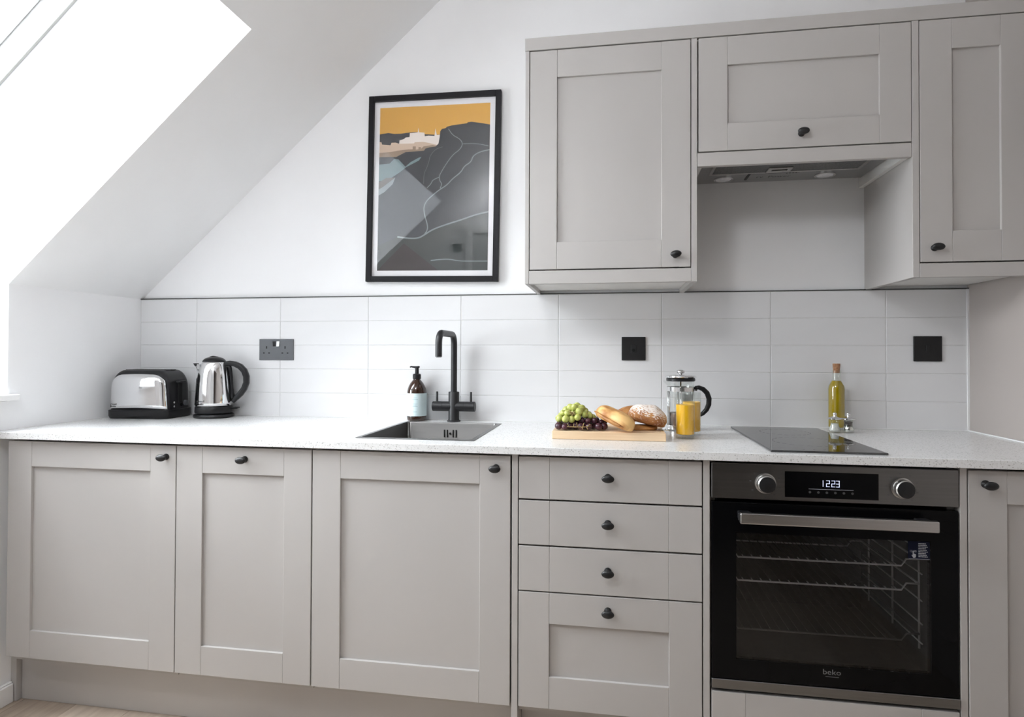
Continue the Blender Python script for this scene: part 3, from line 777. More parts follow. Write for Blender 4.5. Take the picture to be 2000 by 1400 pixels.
# ================================================================== TAP
tx0, ty0 = 1.3935, -0.057
og = (tx0, ty0, ZW)
c = thing('kitchen_tap', 'matt black two-lever mixer tap with a tall square-bent spout', 'tap', og)
MB().lathe([(0.0255, 0.0003), (0.0255, 0.004), (0.0215, 0.006), (0.0205, 0.010), (0.0205, 0.1115), (0.0195, 0.1135)], n=32).build('body', 'black_matt', c, auto=40)
zc = 0.0575
va = MB()
va.lathe([(0.0175, -0.083), (0.0190, -0.0815), (0.0190, -0.0455), (0.0182, -0.0450), (0.0182, -0.0435), (0.0190, -0.043), (0.0190, 0.043), (0.0182, 0.0435), (0.0182, 0.0450), (0.0190, 0.0455), (0.0190, 0.0815), (0.0175, 0.083)], (0, 0, zc), 28, 'x')
va.build('valve_bar', 'black_matt', c, auto=35)
for lx in (-0.0665, 0.0665):
    MB().lathe([(0.0048, zc + 0.015), (0.0043, zc + 0.054), (0.0036, zc + 0.056)], (lx, 0, 0), 14).build('lever', 'black_matt', c, auto=40)
sp = [(0, 0, 0.105), (0, 0, 0.20), (0, 0, 0.295)]
rb, ztop, ye = 0.036, 0.331, -0.208
for i in range(1, 9):
    a = PI / 2 * i / 8; sp.append((0, -rb + rb * math.cos(a), ztop - rb + rb * math.sin(a)))
for i in range(0, 9):
    a = PI / 2 * i / 8; sp.append((-0.0, ye + rb - rb * math.sin(a), ztop - rb + rb * math.cos(a)))
sp.append((0, ye, 0.247))
MB().tube(sp, 0.0118, 20).build('spout', 'black_matt', c, auto=40)
MB().lathe([(0.0095, 0.2465), (0.0095, 0.245)], (0, ye, 0), 16).build('aerator', 'hole', c)

# ================================================================== SOAP BOTTLE
og = (1.2445, -0.052, ZW)
c = thing('soap_dispenser', 'brown glass pump bottle with a pale blue label beside the tap', 'bottle', og)
R_ = 0.0378
bp_ = [(0.030, 0.0003), (0.0355, 0.003), (R_ - 0.0004, 0.010), (R_, 0.018), (R_, 0.106), (0.0370, 0.114), (0.0348, 0.124), (0.0310, 0.134), (0.0258, 0.1435), (0.0200, 0.151), (0.0155, 0.156), (0.0132, 0.160), (0.0125, 0.164)]
MB().lathe(bp_, n=40).build('bottle', 'amber', c, auto=50)
lb = MB().lathe([(R_ + 0.0005, 0.020), (R_ + 0.0005, 0.1065)], n=40, cap=False).build('label', 'soap_label', c, smooth=True)
li = MB()
def on_label(u, vv): # wrap onto the bottle, facing the room
    a = -PI / 2 + 0.25 + u / (R_ + 0.0009)
    return ((R_ + 0.0009) * math.cos(a), (R_ + 0.0009) * math.sin(a), vv)
def lbar(u0, u1, v0, v1):
    k = 5
    for i in range(k):
        ua, ub = u0 + (u1 - u0) * i / k, u0 + (u1 - u0) * (i + 1) / k
        li.add([on_label(ua, v0), on_label(ub, v0), on_label(ub, v1), on_label(ua, v1)], [(0, 1, 2, 3)])
for i, (wd_, z) in enumerate(((0.014, 0.089), (0.022, 0.0835), (0.018, 0.066), (0.012, 0.0615), (0.020, 0.057), (0.016, 0.036))):
    lbar(-wd_ / 2 - 0.004, wd_ / 2 - 0.004, z, z + 0.0016)
li.build('label_print', 'label_ink', lb)['kind'] = 'stuff'
MB().lathe([(0.0155, 0.1605), (0.0160, 0.162), (0.0160, 0.177), (0.0135, 0.180), (0.0075, 0.181), (0.0075, 0.202), (0.0070, 0.2035)], n=24).build('pump_collar', 'black_plastic', c, auto=35)
ph = MB().tube([(0.0105, -0.001, 0.2075), (0.004, 0, 0.2055), (-0.004, 0.0, 0.205), (-0.014, -0.002, 0.2065), (-0.022, -0.003, 0.2078), (-0.027, -0.004, 0.2055)], [0.003, 0.0048, 0.005, 0.0036, 0.0030, 0.0024], 10)
ph.build('pump_nozzle', 'black_plastic', c, smooth=True)

# ================================================================== KETTLE
og = (0.409, -0.092, ZW)
c = thing('kettle', 'polished steel cordless kettle with black handle, between toaster and socket', 'kettle', og, rotz=math.radians(12))
MB().lathe([(0.070, 0.0003), (0.074, 0.003), (0.0755, 0.008), (0.0735, 0.014), (0.066, 0.0165)], n=44).build('power_base', 'black_plastic', c, auto=35)
MB().lathe([(0.064, 0.0175), (0.0690, 0.020), (0.0700, 0.024), (0.0690, 0.043), (0.0675, 0.0455)], n=44).build('lower_rim', 'black_plastic', c, auto=35)
prof = [(0.0668, 0.0457), (0.0668, 0.060), (0.0660, 0.085), (0.0645, 0.115), (0.0625, 0.140), (0.0600, 0.165), (0.0570, 0.185), (0.0535, 0.2000), (0.0490, 0.2130), (0.0450, 0.2200), (0.0430, 0.2225)]
body = MB().lathe(prof, n=56).build('body', 'chrome', c, smooth=True)
def kr(z):
    for (r0, z0), (r1, z1) in zip(prof, prof[1:]):
        if z0 <= z <= z1: return r0 + (r1 - r0) * (z - z0) / (z1 - z0)
    return prof[-1][0]
lid = MB().lathe([(0.0430, 0.2226), (0.0440, 0.2245), (0.0400, 0.2310), (0.0320, 0.2375), (0.0200, 0.2415), (0.006, 0.2425)], n=40).build('lid', 'black_plastic', c, smooth=True)
MB().prism([(-0.020, 0.232), (0.016, 0.236), (0.014, 0.2435), (-0.004, 0.2470), (-0.016, 0.2440)], 'y', -0.009, 0.009).build('lid_catch', 'black_plastic', lid, bevel=0.003, segs=2)
# spout at -x
MB().add([(-0.048, -0.018, 0.172), (-0.048, 0.018, 0.172), (-0.050, -0.017, 0.2130), (-0.050, 0.017, 0.2130), (-0.077, 0.0, 0.2135), (-0.061, 0.0, 0.178), (-0.0715, -0.006, 0.2133), (-0.0715, 0.006, 0.2133)],
         [(0, 2, 6, 5), (1, 5, 7, 3), (5, 6, 4), (5, 4, 7), (0, 5, 1), (2, 3, 7, 4, 6), (0, 1, 3, 2)]).build('spout', 'chrome', c)
MB().prism([(-0.0800, 0.2165), (-0.0640, 0.2165), (-0.0660, 0.2060), (-0.0720, 0.2040)], 'y', -0.010, 0.010).build('spout_lip', 'black_plastic', c, bevel=0.0015)
# water gauge strip on the spout side
MB().prism([(-0.0720, 0.048), (-0.0610, 0.048), (-0.0580, 0.150), (-0.0600, 0.165), (-0.0650, 0.155)], 'y', -0.013, 0.013).build('water_gauge', 'black_gloss', c, bevel=0.003, segs=2)
# handle at +x
hp = [(0.044, 0.214), (0.062, 0.2170), (0.083, 0.2140), (0.103, 0.204), (0.119, 0.187), (0.1275, 0.164), (0.1275, 0.139), (0.119, 0.115), (0.105, 0.095), (0.089, 0.079), (0.0745, 0.063)]
hm = MB()
sec = []
wdth = [0.015, 0.015, 0.0145, 0.014, 0.0135, 0.013, 0.013, 0.013, 0.013, 0.012, 0.010]
thk = [0.010, 0.0105, 0.011, 0.0115, 0.0115, 0.0112, 0.011, 0.011, 0.011, 0.0105, 0.008]
v = []; f = []
NS = 12
for i, (x, z) in enumerate(hp):
    a = Vector((hp[max(i - 1, 0)][0], 0, hp[max(i - 1, 0)][1])); b = Vector((hp[min(i + 1, len(hp) - 1)][0], 0, hp[min(i + 1, len(hp) - 1)][1]))
    d = (b - a).normalized(); nrm = Vector((-d.z, 0, d.x))
    for k in range(NS):
        t = 2 * PI * k / NS
        cs, sn = math.cos(t), math.sin(t)
        cs = math.copysign(abs(cs) ** 0.6, cs); sn = math.copysign(abs(sn) ** 0.6, sn)
        v.append(Vector((x, 0, z)) + nrm * thk[i] * cs + Vector((0, 1, 0)) * wdth[i] * sn)
for i in range(len(hp) - 1):
    for k in range(NS): f.append((i * NS + k, i * NS + (k + 1) % NS, (i + 1) * NS + (k + 1) % NS, (i + 1) * NS + k))
f.append(list(range(NS))); f.append(list(range((len(hp) - 1) * NS, len(hp) * NS)))
hm.add(v, f); hm.build('handle', 'black_plastic', c, auto=45)
# inner strap of the handle along the body
ip = [(0.046, 0.212), (0.0615, 0.200), (0.0665, 0.170), (0.0690, 0.130), (0.0715, 0.095), (0.0760, 0.066)]
MB().tube([(x, 0, z) for x, z in ip], [0.010, 0.008, 0.0065, 0.0065, 0.008, 0.009], 10).build('handle_strap', 'black_plastic', c, smooth=True)
MB().box(0.064, 0.094, -0.008, 0.008, 0.0345, 0.0395).box(0.080, 0.098, -0.013, 0.013, 0.036, 0.0415).build('switch', 'black_plastic', c, bevel=0.0015)
kt = MB()
def on_kettle(u, vv, a0=-2.02):
    r = kr(vv) + 0.0004; a = a0 + u / r
    return (r * math.cos(a), r * math.sin(a), vv)
put_text(kt, 'Russell', 0.0115, lambda a, b: on_kettle(a + 0.006, 0.068 + b))
put_text(kt, 'Hobbs', 0.0115, lambda a, b: on_kettle(a + 0.004, 0.0575 + b))
for z in (0.0555, 0.0635):
    kt.add([on_kettle(u, vv) for u, vv in ((-0.021, z), (-0.017, z), (-0.017, z + 0.006), (-0.021, z + 0.006))], [(0, 1, 2, 3)])
kt.build('lettering', 'print_ink', c)['kind'] = 'stuff'

# ================================================================== TOASTER
TL, TD, THt = 0.125, 0.083, 0.190
fr_ = Vector((0.2855, -0.199)); rot = math.radians(5)
ex = Vector((math.cos(rot), math.sin(rot))); ey = Vector((-math.sin(rot), math.cos(rot)))
cc = fr_ - ex * TL + ey * TD
og = (cc.x, cc.y, ZW)
c = thing('toaster', 'two-slice toaster with polished steel side and black ends in the corner', 'toaster', og, rotz=rot)
def ta(z):   # half length at height z
    t = min(1.0, max(0.0, (z - 0.095) / (THt - 0.095)))
    return TL - 0.006 * min(z, 0.095) / 0.095 - 0.046 * (1 - math.sqrt(max(0.0, 1 - t ** 2.3)))
def tb(z):
    t = min(1.0, max(0.0, (z - 0.125) / (THt - 0.125)))
    return TD - 0.026 * (1 - math.sqrt(max(0.0, 1 - t ** 2.3)))
def selip(a, b, k, n=48, e=7.0):
    t = 2 * PI * k / n
    cs, sn = math.cos(t), math.sin(t)
    return (a * math.copysign(abs(cs) ** (2 / e), cs), b * math.copysign(abs(sn) ** (2 / e), sn))
zl = [0.034, 0.05, 0.075, 0.095, 0.11, 0.122, 0.134, 0.145, 0.155, 0.164, 0.171, 0.177, 0.182, 0.186, 0.1885, THt]
v = []; f = []; NN = 48
for z in zl:
    v += [(*selip(ta(z), tb(z), k), z) for k in range(NN)]
for j in range(len(zl) - 1):
    for k in range(NN): f.append((j * NN + k, j * NN + (k + 1) % NN, (j + 1) * NN + (k + 1) % NN, (j + 1) * NN + k))
f.append(list(range(NN))[::-1]); f.append(list(range((len(zl) - 1) * NN, len(zl) * NN)))
MB().add(v, f).build('body', 'black_plastic', c, auto=40)
# skirt with arched underside
v = []; f = []
for j, z in enumerate((0.0, 0.012, 0.033, 0.0345)):
    for k in range(NN):
        x, y = selip(TL + (0.002 if j in (1, 2) else -0.002), TD + (0.002 if j in (1, 2) else -0.002), k, e=9)
        zz = z
        if j == 0: zz = 0.0004 + 0.010 * max(0, 1 - (x / 0.075) ** 2)
        if abs(y) > TD * 0.8: y += math.copysign(0.010 * (1 - (x / (TL + 0.004)) ** 2), y) * (0.6 if j == 0 else 1)
        v.append((x, y, zz))
for j in range(3):
    for k in range(NN): f.append((j * NN + k, j * NN + (k + 1) % NN, (j + 1) * NN + (k + 1) % NN, (j + 1) * NN + k))
f.append(list(range(NN))[::-1]); f.append(list(range(3 * NN, 4 * NN)))
MB().add(v, f).build('base', 'black_plastic', c, auto=40)
def side_panel(sgn):
    nu, nv = 40, 22; v = []; f = []
    for i in range(nu + 1):
        u = -1 + 2 * i / nu
        hw = TL - 0.007
        topz = 0.1745 - 0.058 * (1 - math.sqrt(max(0.0, 1 - max(0, (abs(u) - 0.52) / 0.48) ** 2.2))) - 0.006 * u * u
        botz = 0.0365 + 0.006 * 0
        for j in range(nv + 1):
            t = j / nv; z = botz + (topz - botz) * t
            x = max(-(ta(z) - 0.006), min(ta(z) - 0.006, u * hw))
            y = sgn * tb(z) * (1 - min(0.999, abs(x / ta(z))) ** 7) ** (1 / 7) + sgn * (0.0022 + 0.011 * (1 - (x / TL) ** 2) * min(1.0, 14 * t, 14 * (1 - t)) if 0 < i < nu and 0 < j < nv else 0.0)
            v.append((x, y, z))
    for i in range(nu):
        for j in range(nv): f.append((i * (nv + 1) + j, (i + 1) * (nv + 1) + j, (i + 1) * (nv + 1) + j + 1, i * (nv + 1) + j + 1))
    o = MB().add(v, f).build('side_panel', 'chrome', c, smooth=True)
    o['label'] = 'mirror-polished steel side panel'
side_panel(-1); side_panel(1)
for sy in (-0.018, 0.018):
    MB().ring(-0.085, 0.085, sy - 0.013, sy + 0.013, -0.080, 0.080, sy - 0.009, sy + 0.009, THt - 0.001, THt + 0.0015, 'z').build('slot_rim', 'black_plastic', c, bevel=0.0006)
    MB().box(-0.080, 0.080, sy - 0.009, sy + 0.009, THt, THt + 0.0004).build('slot', 'hole', c)
# controls on the right end
MB().box(TL - 0.006, TL + 0.0005, -0.010, 0.010, 0.060, 0.140).build('lever_slot', 'hole', c)
MB().prism([(TL - 0.006, -0.021), (TL + 0.012, -0.019), (TL + 0.017, -0.010), (TL + 0.017, 0.010), (TL + 0.012, 0.019), (TL - 0.006, 0.021)], 'z', 0.139, 0.147).build('lever', 'black_plastic', c, bevel=0.002, segs=2)
for by, bz in ((-0.036, 0.062), (-0.036, 0.046)):
    MB().lathe([(0.0042, TL - 0.008), (0.0042, TL - 0.0015), (0.003, TL - 0.0005)], (0, by, bz), 14, 'x').build('button', 'chrome_soft', c, auto=40)
MB().lathe([(0.011, TL - 0.008), (0.011, TL + 0.004), (0.009, TL + 0.006)], (0, 0.034, 0.056), 20, 'x').build('browning_dial', 'grey_plastic', c, auto=40)
MB().lathe([(0.006, TL - 0.008), (0.006, TL - 0.001), (0.005, TL)], (0, 0.010, 0.050), 16, 'x').build('button', 'black_gloss', c, auto=40)
tt = MB()
def on_toaster(x, z):
    y = -tb(z) * (1 - min(0.999, abs(x / ta(z))) ** 7) ** (1 / 7) - 0.0027 - 0.011 * (1 - (x / TL) ** 2) * min(1.0, 14 * (z - 0.0365) / 0.13)
    return (x, y, z)
put_text(tt, 'Russell', 0.0095, lambda a, b: on_toaster(-0.0885 + a, 0.0575 + b))
put_text(tt, 'Hobbs', 0.0095, lambda a, b: on_toaster(-0.0905 + a, 0.0485 + b))
tt.add([on_toaster(x, z) for x, z in ((-0.1075, 0.0455), (-0.1035, 0.0455), (-0.104, 0.0525), (-0.107, 0.0525))], [(0, 1, 2, 3)])
tt.add([on_toaster(x, z) for x, z in ((-0.1068, 0.0535), (-0.1042, 0.0535), (-0.1048, 0.0605), (-0.1060, 0.0605))], [(0, 1, 2, 3)])
tt.build('lettering', 'print_ink', c)['kind'] = 'stuff'

# ================================================================== SOCKETS
def pin(mb, x, z, wx, hz): mb.box(x - wx / 2, x + wx / 2, -0.0052, -0.0046, z - hz / 2, z + hz / 2)
c = thing('double_socket', 'dark grey double power socket on the tiles above the kettle', 'socket', (0.6315, -0.0085, 1.1828))
MB().box(-0.0755, 0.0755, -0.005, -0.0002, -0.0432, 0.0432).build('plate', 'grey_plastic', c, bevel=0.0012, segs=2)
hl = MB()
for sx_ in (-0.041, 0.041):
    pin(hl, sx_ - 0.002, 0.009, 0.0045, 0.010); pin(hl, sx_ - 0.0135, -0.014, 0.0075, 0.0042); pin(hl, sx_ + 0.0095, -0.014, 0.0075, 0.0042)
hl.build('pin_holes', 'hole', c)['kind'] = 'stuff'
for sx_, rz in ((-0.0085, 0), (0.0085, 1)):
    MB().prism([(-0.005, 0.013), (-0.005, 0.034), (-0.0085, 0.034) if rz == 0 else (-0.0060, 0.034), (-0.0060, 0.013) if rz == 0 else (-0.0085, 0.013)], 'x', sx_ - 0.0065, sx_ + 0.0065).build('rocker_switch', 'black_plastic' if rz == 0 else 'steel', c, bevel=0.0004)  # both rockers are dark; the second is steel to put in a highlight
c = thing('flex_outlet_plate', 'black square outlet plate on the tiles above the bread board', 'socket', (2.0675, -0.0085, 1.1893), group='single black wall plates')
MB().box(-0.0435, 0.0435, -0.006, -0.0002, -0.0435, 0.0435).build('plate', 'plate_black', c, bevel=0.0015, segs=2)
MB().box(-0.010, 0.010, -0.0085, -0.0055, -0.016, 0.014).build('centre_block', 'plate_black', c, bevel=0.001)
MB().lathe([(0.006, -0.0055), (0.006, -0.009), (0.004, -0.0095)], (0, 0, -0.006), 16, 'y').build('flex_outlet', 'hole', c)
c = thing('switch_plate', 'black square switch plate on the tiles at the far right', 'socket', (3.061, -0.0085, 1.1903), group='single black wall plates')
MB().box(-0.0445, 0.0445, -0.006, -0.0002, -0.0435, 0.0435).build('plate', 'plate_black', c, bevel=0.0015, segs=2)
MB().prism([(-0.0055, -0.013), (-0.0055, 0.013), (-0.0095, 0.013), (-0.0070, -0.013)], 'x', -0.007, 0.007).build('rocker_switch', 'plate_black', c, bevel=0.0005)

# ================================================================== PICTURE
PWD, PHT = 0.5367, 0.7405
c = thing('framed_picture', 'black framed print of hills and a pale skyline under an orange sky', 'picture', (1.2925, -0.001, 1.8207))
c.rotation_euler = (0, math.radians(0.85), 0)
hw, hh, bw = PWD / 2, PHT / 2, 0.0215
fb = [(-hw, -hw + bw, -hh, hh), (hw - bw, hw, -hh, hh)]
for a in fb: MB().box(a[0], a[1], -0.022, 0.0, a[2], a[3]).build('frame_bar', 'picture_black', c, bevel=0.0012)
for a in ((-hw + bw, hw - bw, -hh, -hh + bw), (-hw + bw, hw - bw, hh - bw, hh)): MB().box(a[0], a[1], -0.022, 0.0, a[2], a[3]).build('frame_bar', 'picture_black', c, bevel=0.0012)
MB().box(-hw + bw, hw - bw, -0.009, -0.003, -hh + bw, hh - bw).build('mount', 'p_white', c)
MB().box(-hw + bw, hw - bw, -0.0155, -0.0140, -hh + bw, hh - bw).build('glass', 'picture_glass', c)
# print: flat colour areas traced in print coordinates (u right, v down, 0..1)
PQ = [(133, 163), (903, 130), (882, 1288), (113, 1288)]
def hom(src):
    dst = [(0, 0), (1, 0), (1, 1), (0, 1)]
    A = []
    for (x, y), (u, vv) in zip(src, dst):
        A.append([x, y, 1, 0, 0, 0, -u * x, -u * y, u]); A.append([0, 0, 0, x, y, 1, -vv * x, -vv * y, vv])
    n = 8
    for i in range(n):
        pv = max(range(i, n), key=lambda r: abs(A[r][i])); A[i], A[pv] = A[pv], A[i]
        d = A[i][i]; A[i] = [q / d for q in A[i]]
        for r in range(n):
            if r != i:
                m_ = A[r][i]; A[r] = [q - m_ * s for q, s in zip(A[r], A[i])]
    return [A[i][8] for i in range(8)]
HM = hom(PQ)
iw, ih = 0.4495, 0.6515
def uvp(x, y):
    d = HM[6] * x + HM[7] * y + 1
    u = (HM[0] * x + HM[1] * y + HM[2]) / d; vv = (HM[3] * x + HM[4] * y + HM[5]) / d
    return (min(1, max(0, u)) - 0.5) * iw, (0.5 - min(1, max(0, vv))) * ih
PM = ['p_orange', 'p_hill', 'p_city', 'p_peach', 'p_taupe', 'p_crag', 'p_teal', 'p_strip', 'p_pale', 'p_slope', 'p_low', 'p_path', 'p_path2', 'p_brown']
pr = MB()
layer = [0]
def area(mi, pts):
    pr.cur = PM.index(mi); y = -0.0091 - 0.00012 * layer[0]; layer[0] += 1
    q = [uvp(*p) for p in pts]
    from mathutils.geometry import tessellate_polygon
    tri = tessellate_polygon([[Vector((a, b, 0)) for a, b in q]])
    pr.add([(a, y, b) for a, b in q], [list(t) for t in tri])
def stroke(mi, pts, wd):
    pr.cur = PM.index(mi); y = -0.0091 - 0.00012 * layer[0]; layer[0] += 1
    for k in range(4):   # smooth corners once or twice
        if k < 2:
            new = [pts[0]]
            for a, b in zip(pts, pts[1:]):
                new += [(a[0] * .75 + b[0] * .25, a[1] * .75 + b[1] * .25), (a[0] * .25 + b[0] * .75, a[1] * .25 + b[1] * .75)]
            pts = new + [pts[-1]]
    v = []; f = []
    for i, p in enumerate(pts):
        a, b = pts[max(i - 1, 0)], pts[min(i + 1, len(pts) - 1)]
        dx_, dy_ = b[0] - a[0], b[1] - a[1]; L_ = math.hypot(dx_, dy_) or 1
        nx, ny = -dy_ / L_ * wd / 2, dx_ / L_ * wd / 2
        for s_ in (1, -1):
            q = uvp(p[0] + nx * s_, p[1] + ny * s_); v.append((q[0], y, q[1]))
    for i in range(len(pts) - 1): f.append((2 * i, 2 * i + 1, 2 * i + 3, 2 * i + 2))
    pr.add(v, f)
area('p_orange', [(100, 100), (950, 100), (950, 1400), (80, 1400)])
area('p_hill', [(120, 345), (190, 336), (230, 342), (280, 341), (330, 334), (360, 331), (390, 330), (445, 345), (520, 350), (570, 348), (570, 500), (120, 500)])
area('p_city', [(262, 445), (268, 388), (300, 378), (310, 368), (338, 365), (340, 338), (396, 332), (400, 300), (405, 332), (442, 335), (444, 360), (470, 356), (512, 358), (520, 305), (528, 352), (552, 350), (548, 400), (525, 440), (430, 450), (300, 450)])
area('p_peach', [(110, 398), (142, 400), (146, 416), (205, 421), (212, 404), (240, 403), (268, 411), (370, 409), (374, 401), (430, 398), (480, 408), (535, 422), (515, 440), (440, 460), (340, 470), (240, 480), (110, 485)])
area('p_taupe', [(110, 474), (200, 469), (262, 458), (330, 450), (360, 450), (360, 430), (382, 430), (382, 452), (400, 450), (402, 434), (419, 436), (420, 447), (436, 430), (500, 421), (535, 428), (440, 475), (300, 485), (250, 520), (110, 520)])
area('p_crag', [(950, 280), (830, 270), (770, 262), (745, 265), (740, 272), (640, 285), (600, 295), (590, 305), (565, 310), (553, 325), (548, 370), (540, 412), (520, 432), (480, 437), (450, 445), (440, 460), (310, 470), (270, 490), (245, 503), (90, 505), (80, 1400), (950, 1400)])
area('p_slope', [(90, 552), (200, 545), (240, 520), (310, 572), (420, 690), (505, 765), (640, 655), (720, 570), (780, 500), (830, 470), (950, 450), (950, 890), (800, 905), (500, 1005), (440, 1045), (330, 1065), (255, 1055), (80, 1120)])
area('p_low', [(950, 890), (800, 905), (500, 1005), (440, 1045), (330, 1067), (255, 1057), (80, 1120), (80, 1400), (950, 1400)])
area('p_brown', [(300, 1100), (540, 1300), (540, 1400), (70, 1400), (70, 1320)])
area('p_teal', [(90, 556), (200, 548), (232, 515), (262, 520), (310, 570), (345, 540), (400, 510), (422, 502), (405, 528), (318, 572), (270, 610), (200, 655), (90, 672)])
area('p_strip', [(90, 680), (175, 648), (242, 645), (180, 690), (90, 730)])
area('p_pale', [(90, 770), (90, 728), (150, 712), (180, 690), (240, 645), (222, 690), (165, 745)])
stroke('p_path', [(610, 310), (640, 355), (690, 380), (712, 415), (690, 455), (640, 490), (590, 560), (560, 610), (545, 640), (550, 670), (565, 690), (553, 722)], 5)
stroke('p_path', [(712, 415), (800, 412), (890, 430)], 4)
stroke('p_path', [(905, 455), (830, 470), (780, 500), (770, 540), (720, 570), (700, 610), (640, 655), (600, 700), (550, 730), (505, 765), (460, 805), (438, 850), (445, 910), (462, 960), (468, 1005), (440, 1045)], 7)
stroke('p_path', [(905, 882), (800, 905), (700, 940), (600, 970), (500, 1005), (440, 1045), (400, 1066), (330, 1066), (255, 1055)], 10)
stroke('p_path', [(488, 1220), (550, 1212), (620, 1210), (680, 1224), (780, 1225), (900, 1225)], 7)
stroke('p_path2', [(570, 435), (520, 450), (480, 500), (475, 540), (455, 590), (440, 620), (438, 690)], 4)
stroke('p_path', [(545, 645), (500, 665), (490, 690), (462, 718)], 5)
pr.build('print', PM, c)

# ================================================================== BREAD BOARD AND FOOD
BZ = ZW + 0.0242
og = (1.977, -0.353, ZW)
bd = thing('bread_board', 'pale wooden board on the worktop carrying bread and grapes', 'chopping board', og)
for i in range(5):     # glued staves
    y0 = -0.463 + i * 0.044
    MB(og).box(1.808, 2.145, y0, y0 + 0.0438, ZW + 0.0004, BZ).build('stave', 'beech', bd, bevel=0.0012)

def loaf(length, rw, rh, pw=2.2, bumps=0.05, seed=0, nu=28, nv=24, flat=0.5, waist=0.0):
    rnd = random.Random(seed); ph = [rnd.uniform(0, 6.28) for _ in range(6)]
    v = []; f = []
    for i in range(nu + 1):
        t = -1 + 2 * i / nu
        e = max(0.0, 1 - abs(t) ** pw) ** (1 / 2.0)
        e = max(e, 0.02) * (1 - waist * math.cos(t * PI) * 0.5)
        for k in range(nv):
            a = 2 * PI * k / nv
            r = 1 + bumps * (math.sin(3 * a + ph[0] + 4 * t) * 0.5 + math.sin(2 * a + ph[1] - 7 * t) * 0.6 + math.sin(5 * t + ph[2]) * 0.6)
            y = rw * e * r * math.cos(a); z = rh * e * r * math.sin(a)
            if z < -rh * flat: z = -rh * flat + (z + rh * flat) * 0.15
            v.append((t * length / 2, y, z))
    for i in range(nu):
        for k in range(nv): f.append((i * nv + k, (i + 1) * nv + k, (i + 1) * nv + (k + 1) % nv, i * nv + (k + 1) % nv))
    f.append(list(range(nv))); f.append(list(range(nu * nv, (nu + 1) * nv))[::-1])
    return MB().add(v, f)
def bread(name, label, mb, m, loc, rot, extra=None, group='bread rolls on the board'):
    o = mb.build(name, m, smooth=True)
    o.location = loc; o.rotation_euler = rot
    props(o, label, 'bread', group)
    return o
D = math.radians
# long golden roll lying across the front of the board
rl = bread('baguette_roll', 'long golden split roll leaning forward across the middle of the board', loaf(0.138, 0.0325, 0.0295, 3.0, 0.045, 1), 'crust_gold', (1.997, -0.434, BZ + 0.0375), (D(-8), D(19), D(-34)))
cut = MB()
cut.tube([(-0.058, -0.031, -0.001), (-0.03, -0.0345, -0.004), (0.0, -0.035, -0.006), (0.03, -0.034, -0.007), (0.05, -0.031, -0.006)], [0.002, 0.005, 0.0055, 0.005, 0.002], 8)
cut.build('split', 'crust_brown', rl, smooth=True)
bread('baguette_roll', 'brown-crusted roll at the back of the board, behind the floured one', loaf(0.135, 0.036, 0.032, 2.6, 0.05, 3), 'crust_brown', (2.050, -0.290, BZ + 0.034), (0, D(-12), D(20)))
bread('baguette_roll', 'brown roll lying flat underneath the floured roll', loaf(0.095, 0.030, 0.0105, 3.0, 0.04, 5), 'crust_brown', (2.080, -0.378, BZ + 0.0060), (0, 0, D(8)))
bread('seeded_roll', 'round seed-topped floured roll at the right end of the board', loaf(0.120, 0.044, 0.040, 2.3, 0.05, 8, flat=0.45), 'crust_floured', (2.096, -0.382, BZ + 0.0385), (D(-10), D(13), D(-6)))

def bunch(name, label, m, center, pts, r, stemz):
    t = thing(name, label, 'grapes', center)
    me = MB().ellipsoid((0, 0, 0), r, r, r * 1.14, 16, 10).mesh('grape')
    me.materials.append(MATS[m])
    for p in me.polygons: p.use_smooth = True
    for (x, y, z) in pts:
        o = link('grape', me, t)
        o.location = (x - center[0], y - center[1], z - center[2])
        s_ = random.uniform(0.92, 1.06); o.scale = (s_, s_, s_)
        o.rotation_euler = (random.uniform(0, 3), random.uniform(0, 3), random.uniform(0, 3))
    return t
# purple grapes spread low, green bunch heaped on them
rg = random.Random(4)
red = []
def relax(cands, r, zmin, tries):
    out = []
    for p in cands:
        if all((Vector(p) - Vector(q)).length > r * 1.85 for q in out): out.append(p)
    return out
cand = []
for i in range(900):
    x = rg.uniform(1.822, 1.965); y = rg.uniform(-0.443, -0.325)
    cand.append((x, y, BZ + 0.0126))
for i in range(900):
    x = rg.uniform(1.85, 1.965); y = rg.uniform(-0.425, -0.335)
    cand.append((x, y, BZ + 0.0255))
first = [(1.8255, -0.437, BZ + 0.0126), (1.8455, -0.446, BZ + 0.0126), (1.895, -0.418, BZ + 0.028), (1.915, -0.422, BZ + 0.0285), (1.935, -0.414, BZ + 0.027), (1.955, -0.405, BZ + 0.022), (1.968, -0.398, BZ + 0.0128)]
red = relax(first + cand, 0.0106, 0, 0)
rb_ = bunch('purple_grape_bunch', 'bunch of dark purple grapes spread at the left end of the board', 'grape_red', (1.89, -0.39, BZ), red, 0.0106, 0)
sm = MB((1.89, -0.39, BZ))
sm.tube([(1.853, -0.452, BZ + 0.013), (1.880, -0.454, BZ + 0.0125), (1.905, -0.452, BZ + 0.0130), (1.925, -0.448, BZ + 0.016)], 0.0013, 6)
for x, dz, dx_ in ((1.858, 0.010, -0.003), (1.872, 0.009, 0.002), (1.885, 0.013, -0.003), (1.898, -0.008, 0.004), (1.900, 0.012, 0.004), (1.915, 0.009, 0.006), (1.912, -0.007, 0.004)):
    sm.tube([(x, -0.4535, BZ + 0.0128), (x + dx_, -0.4545, BZ + 0.0128 + dz)], [0.0011, 0.0013], 6)
sm.build('stem', 'grape_stem', rb_, smooth=True)
gc = []
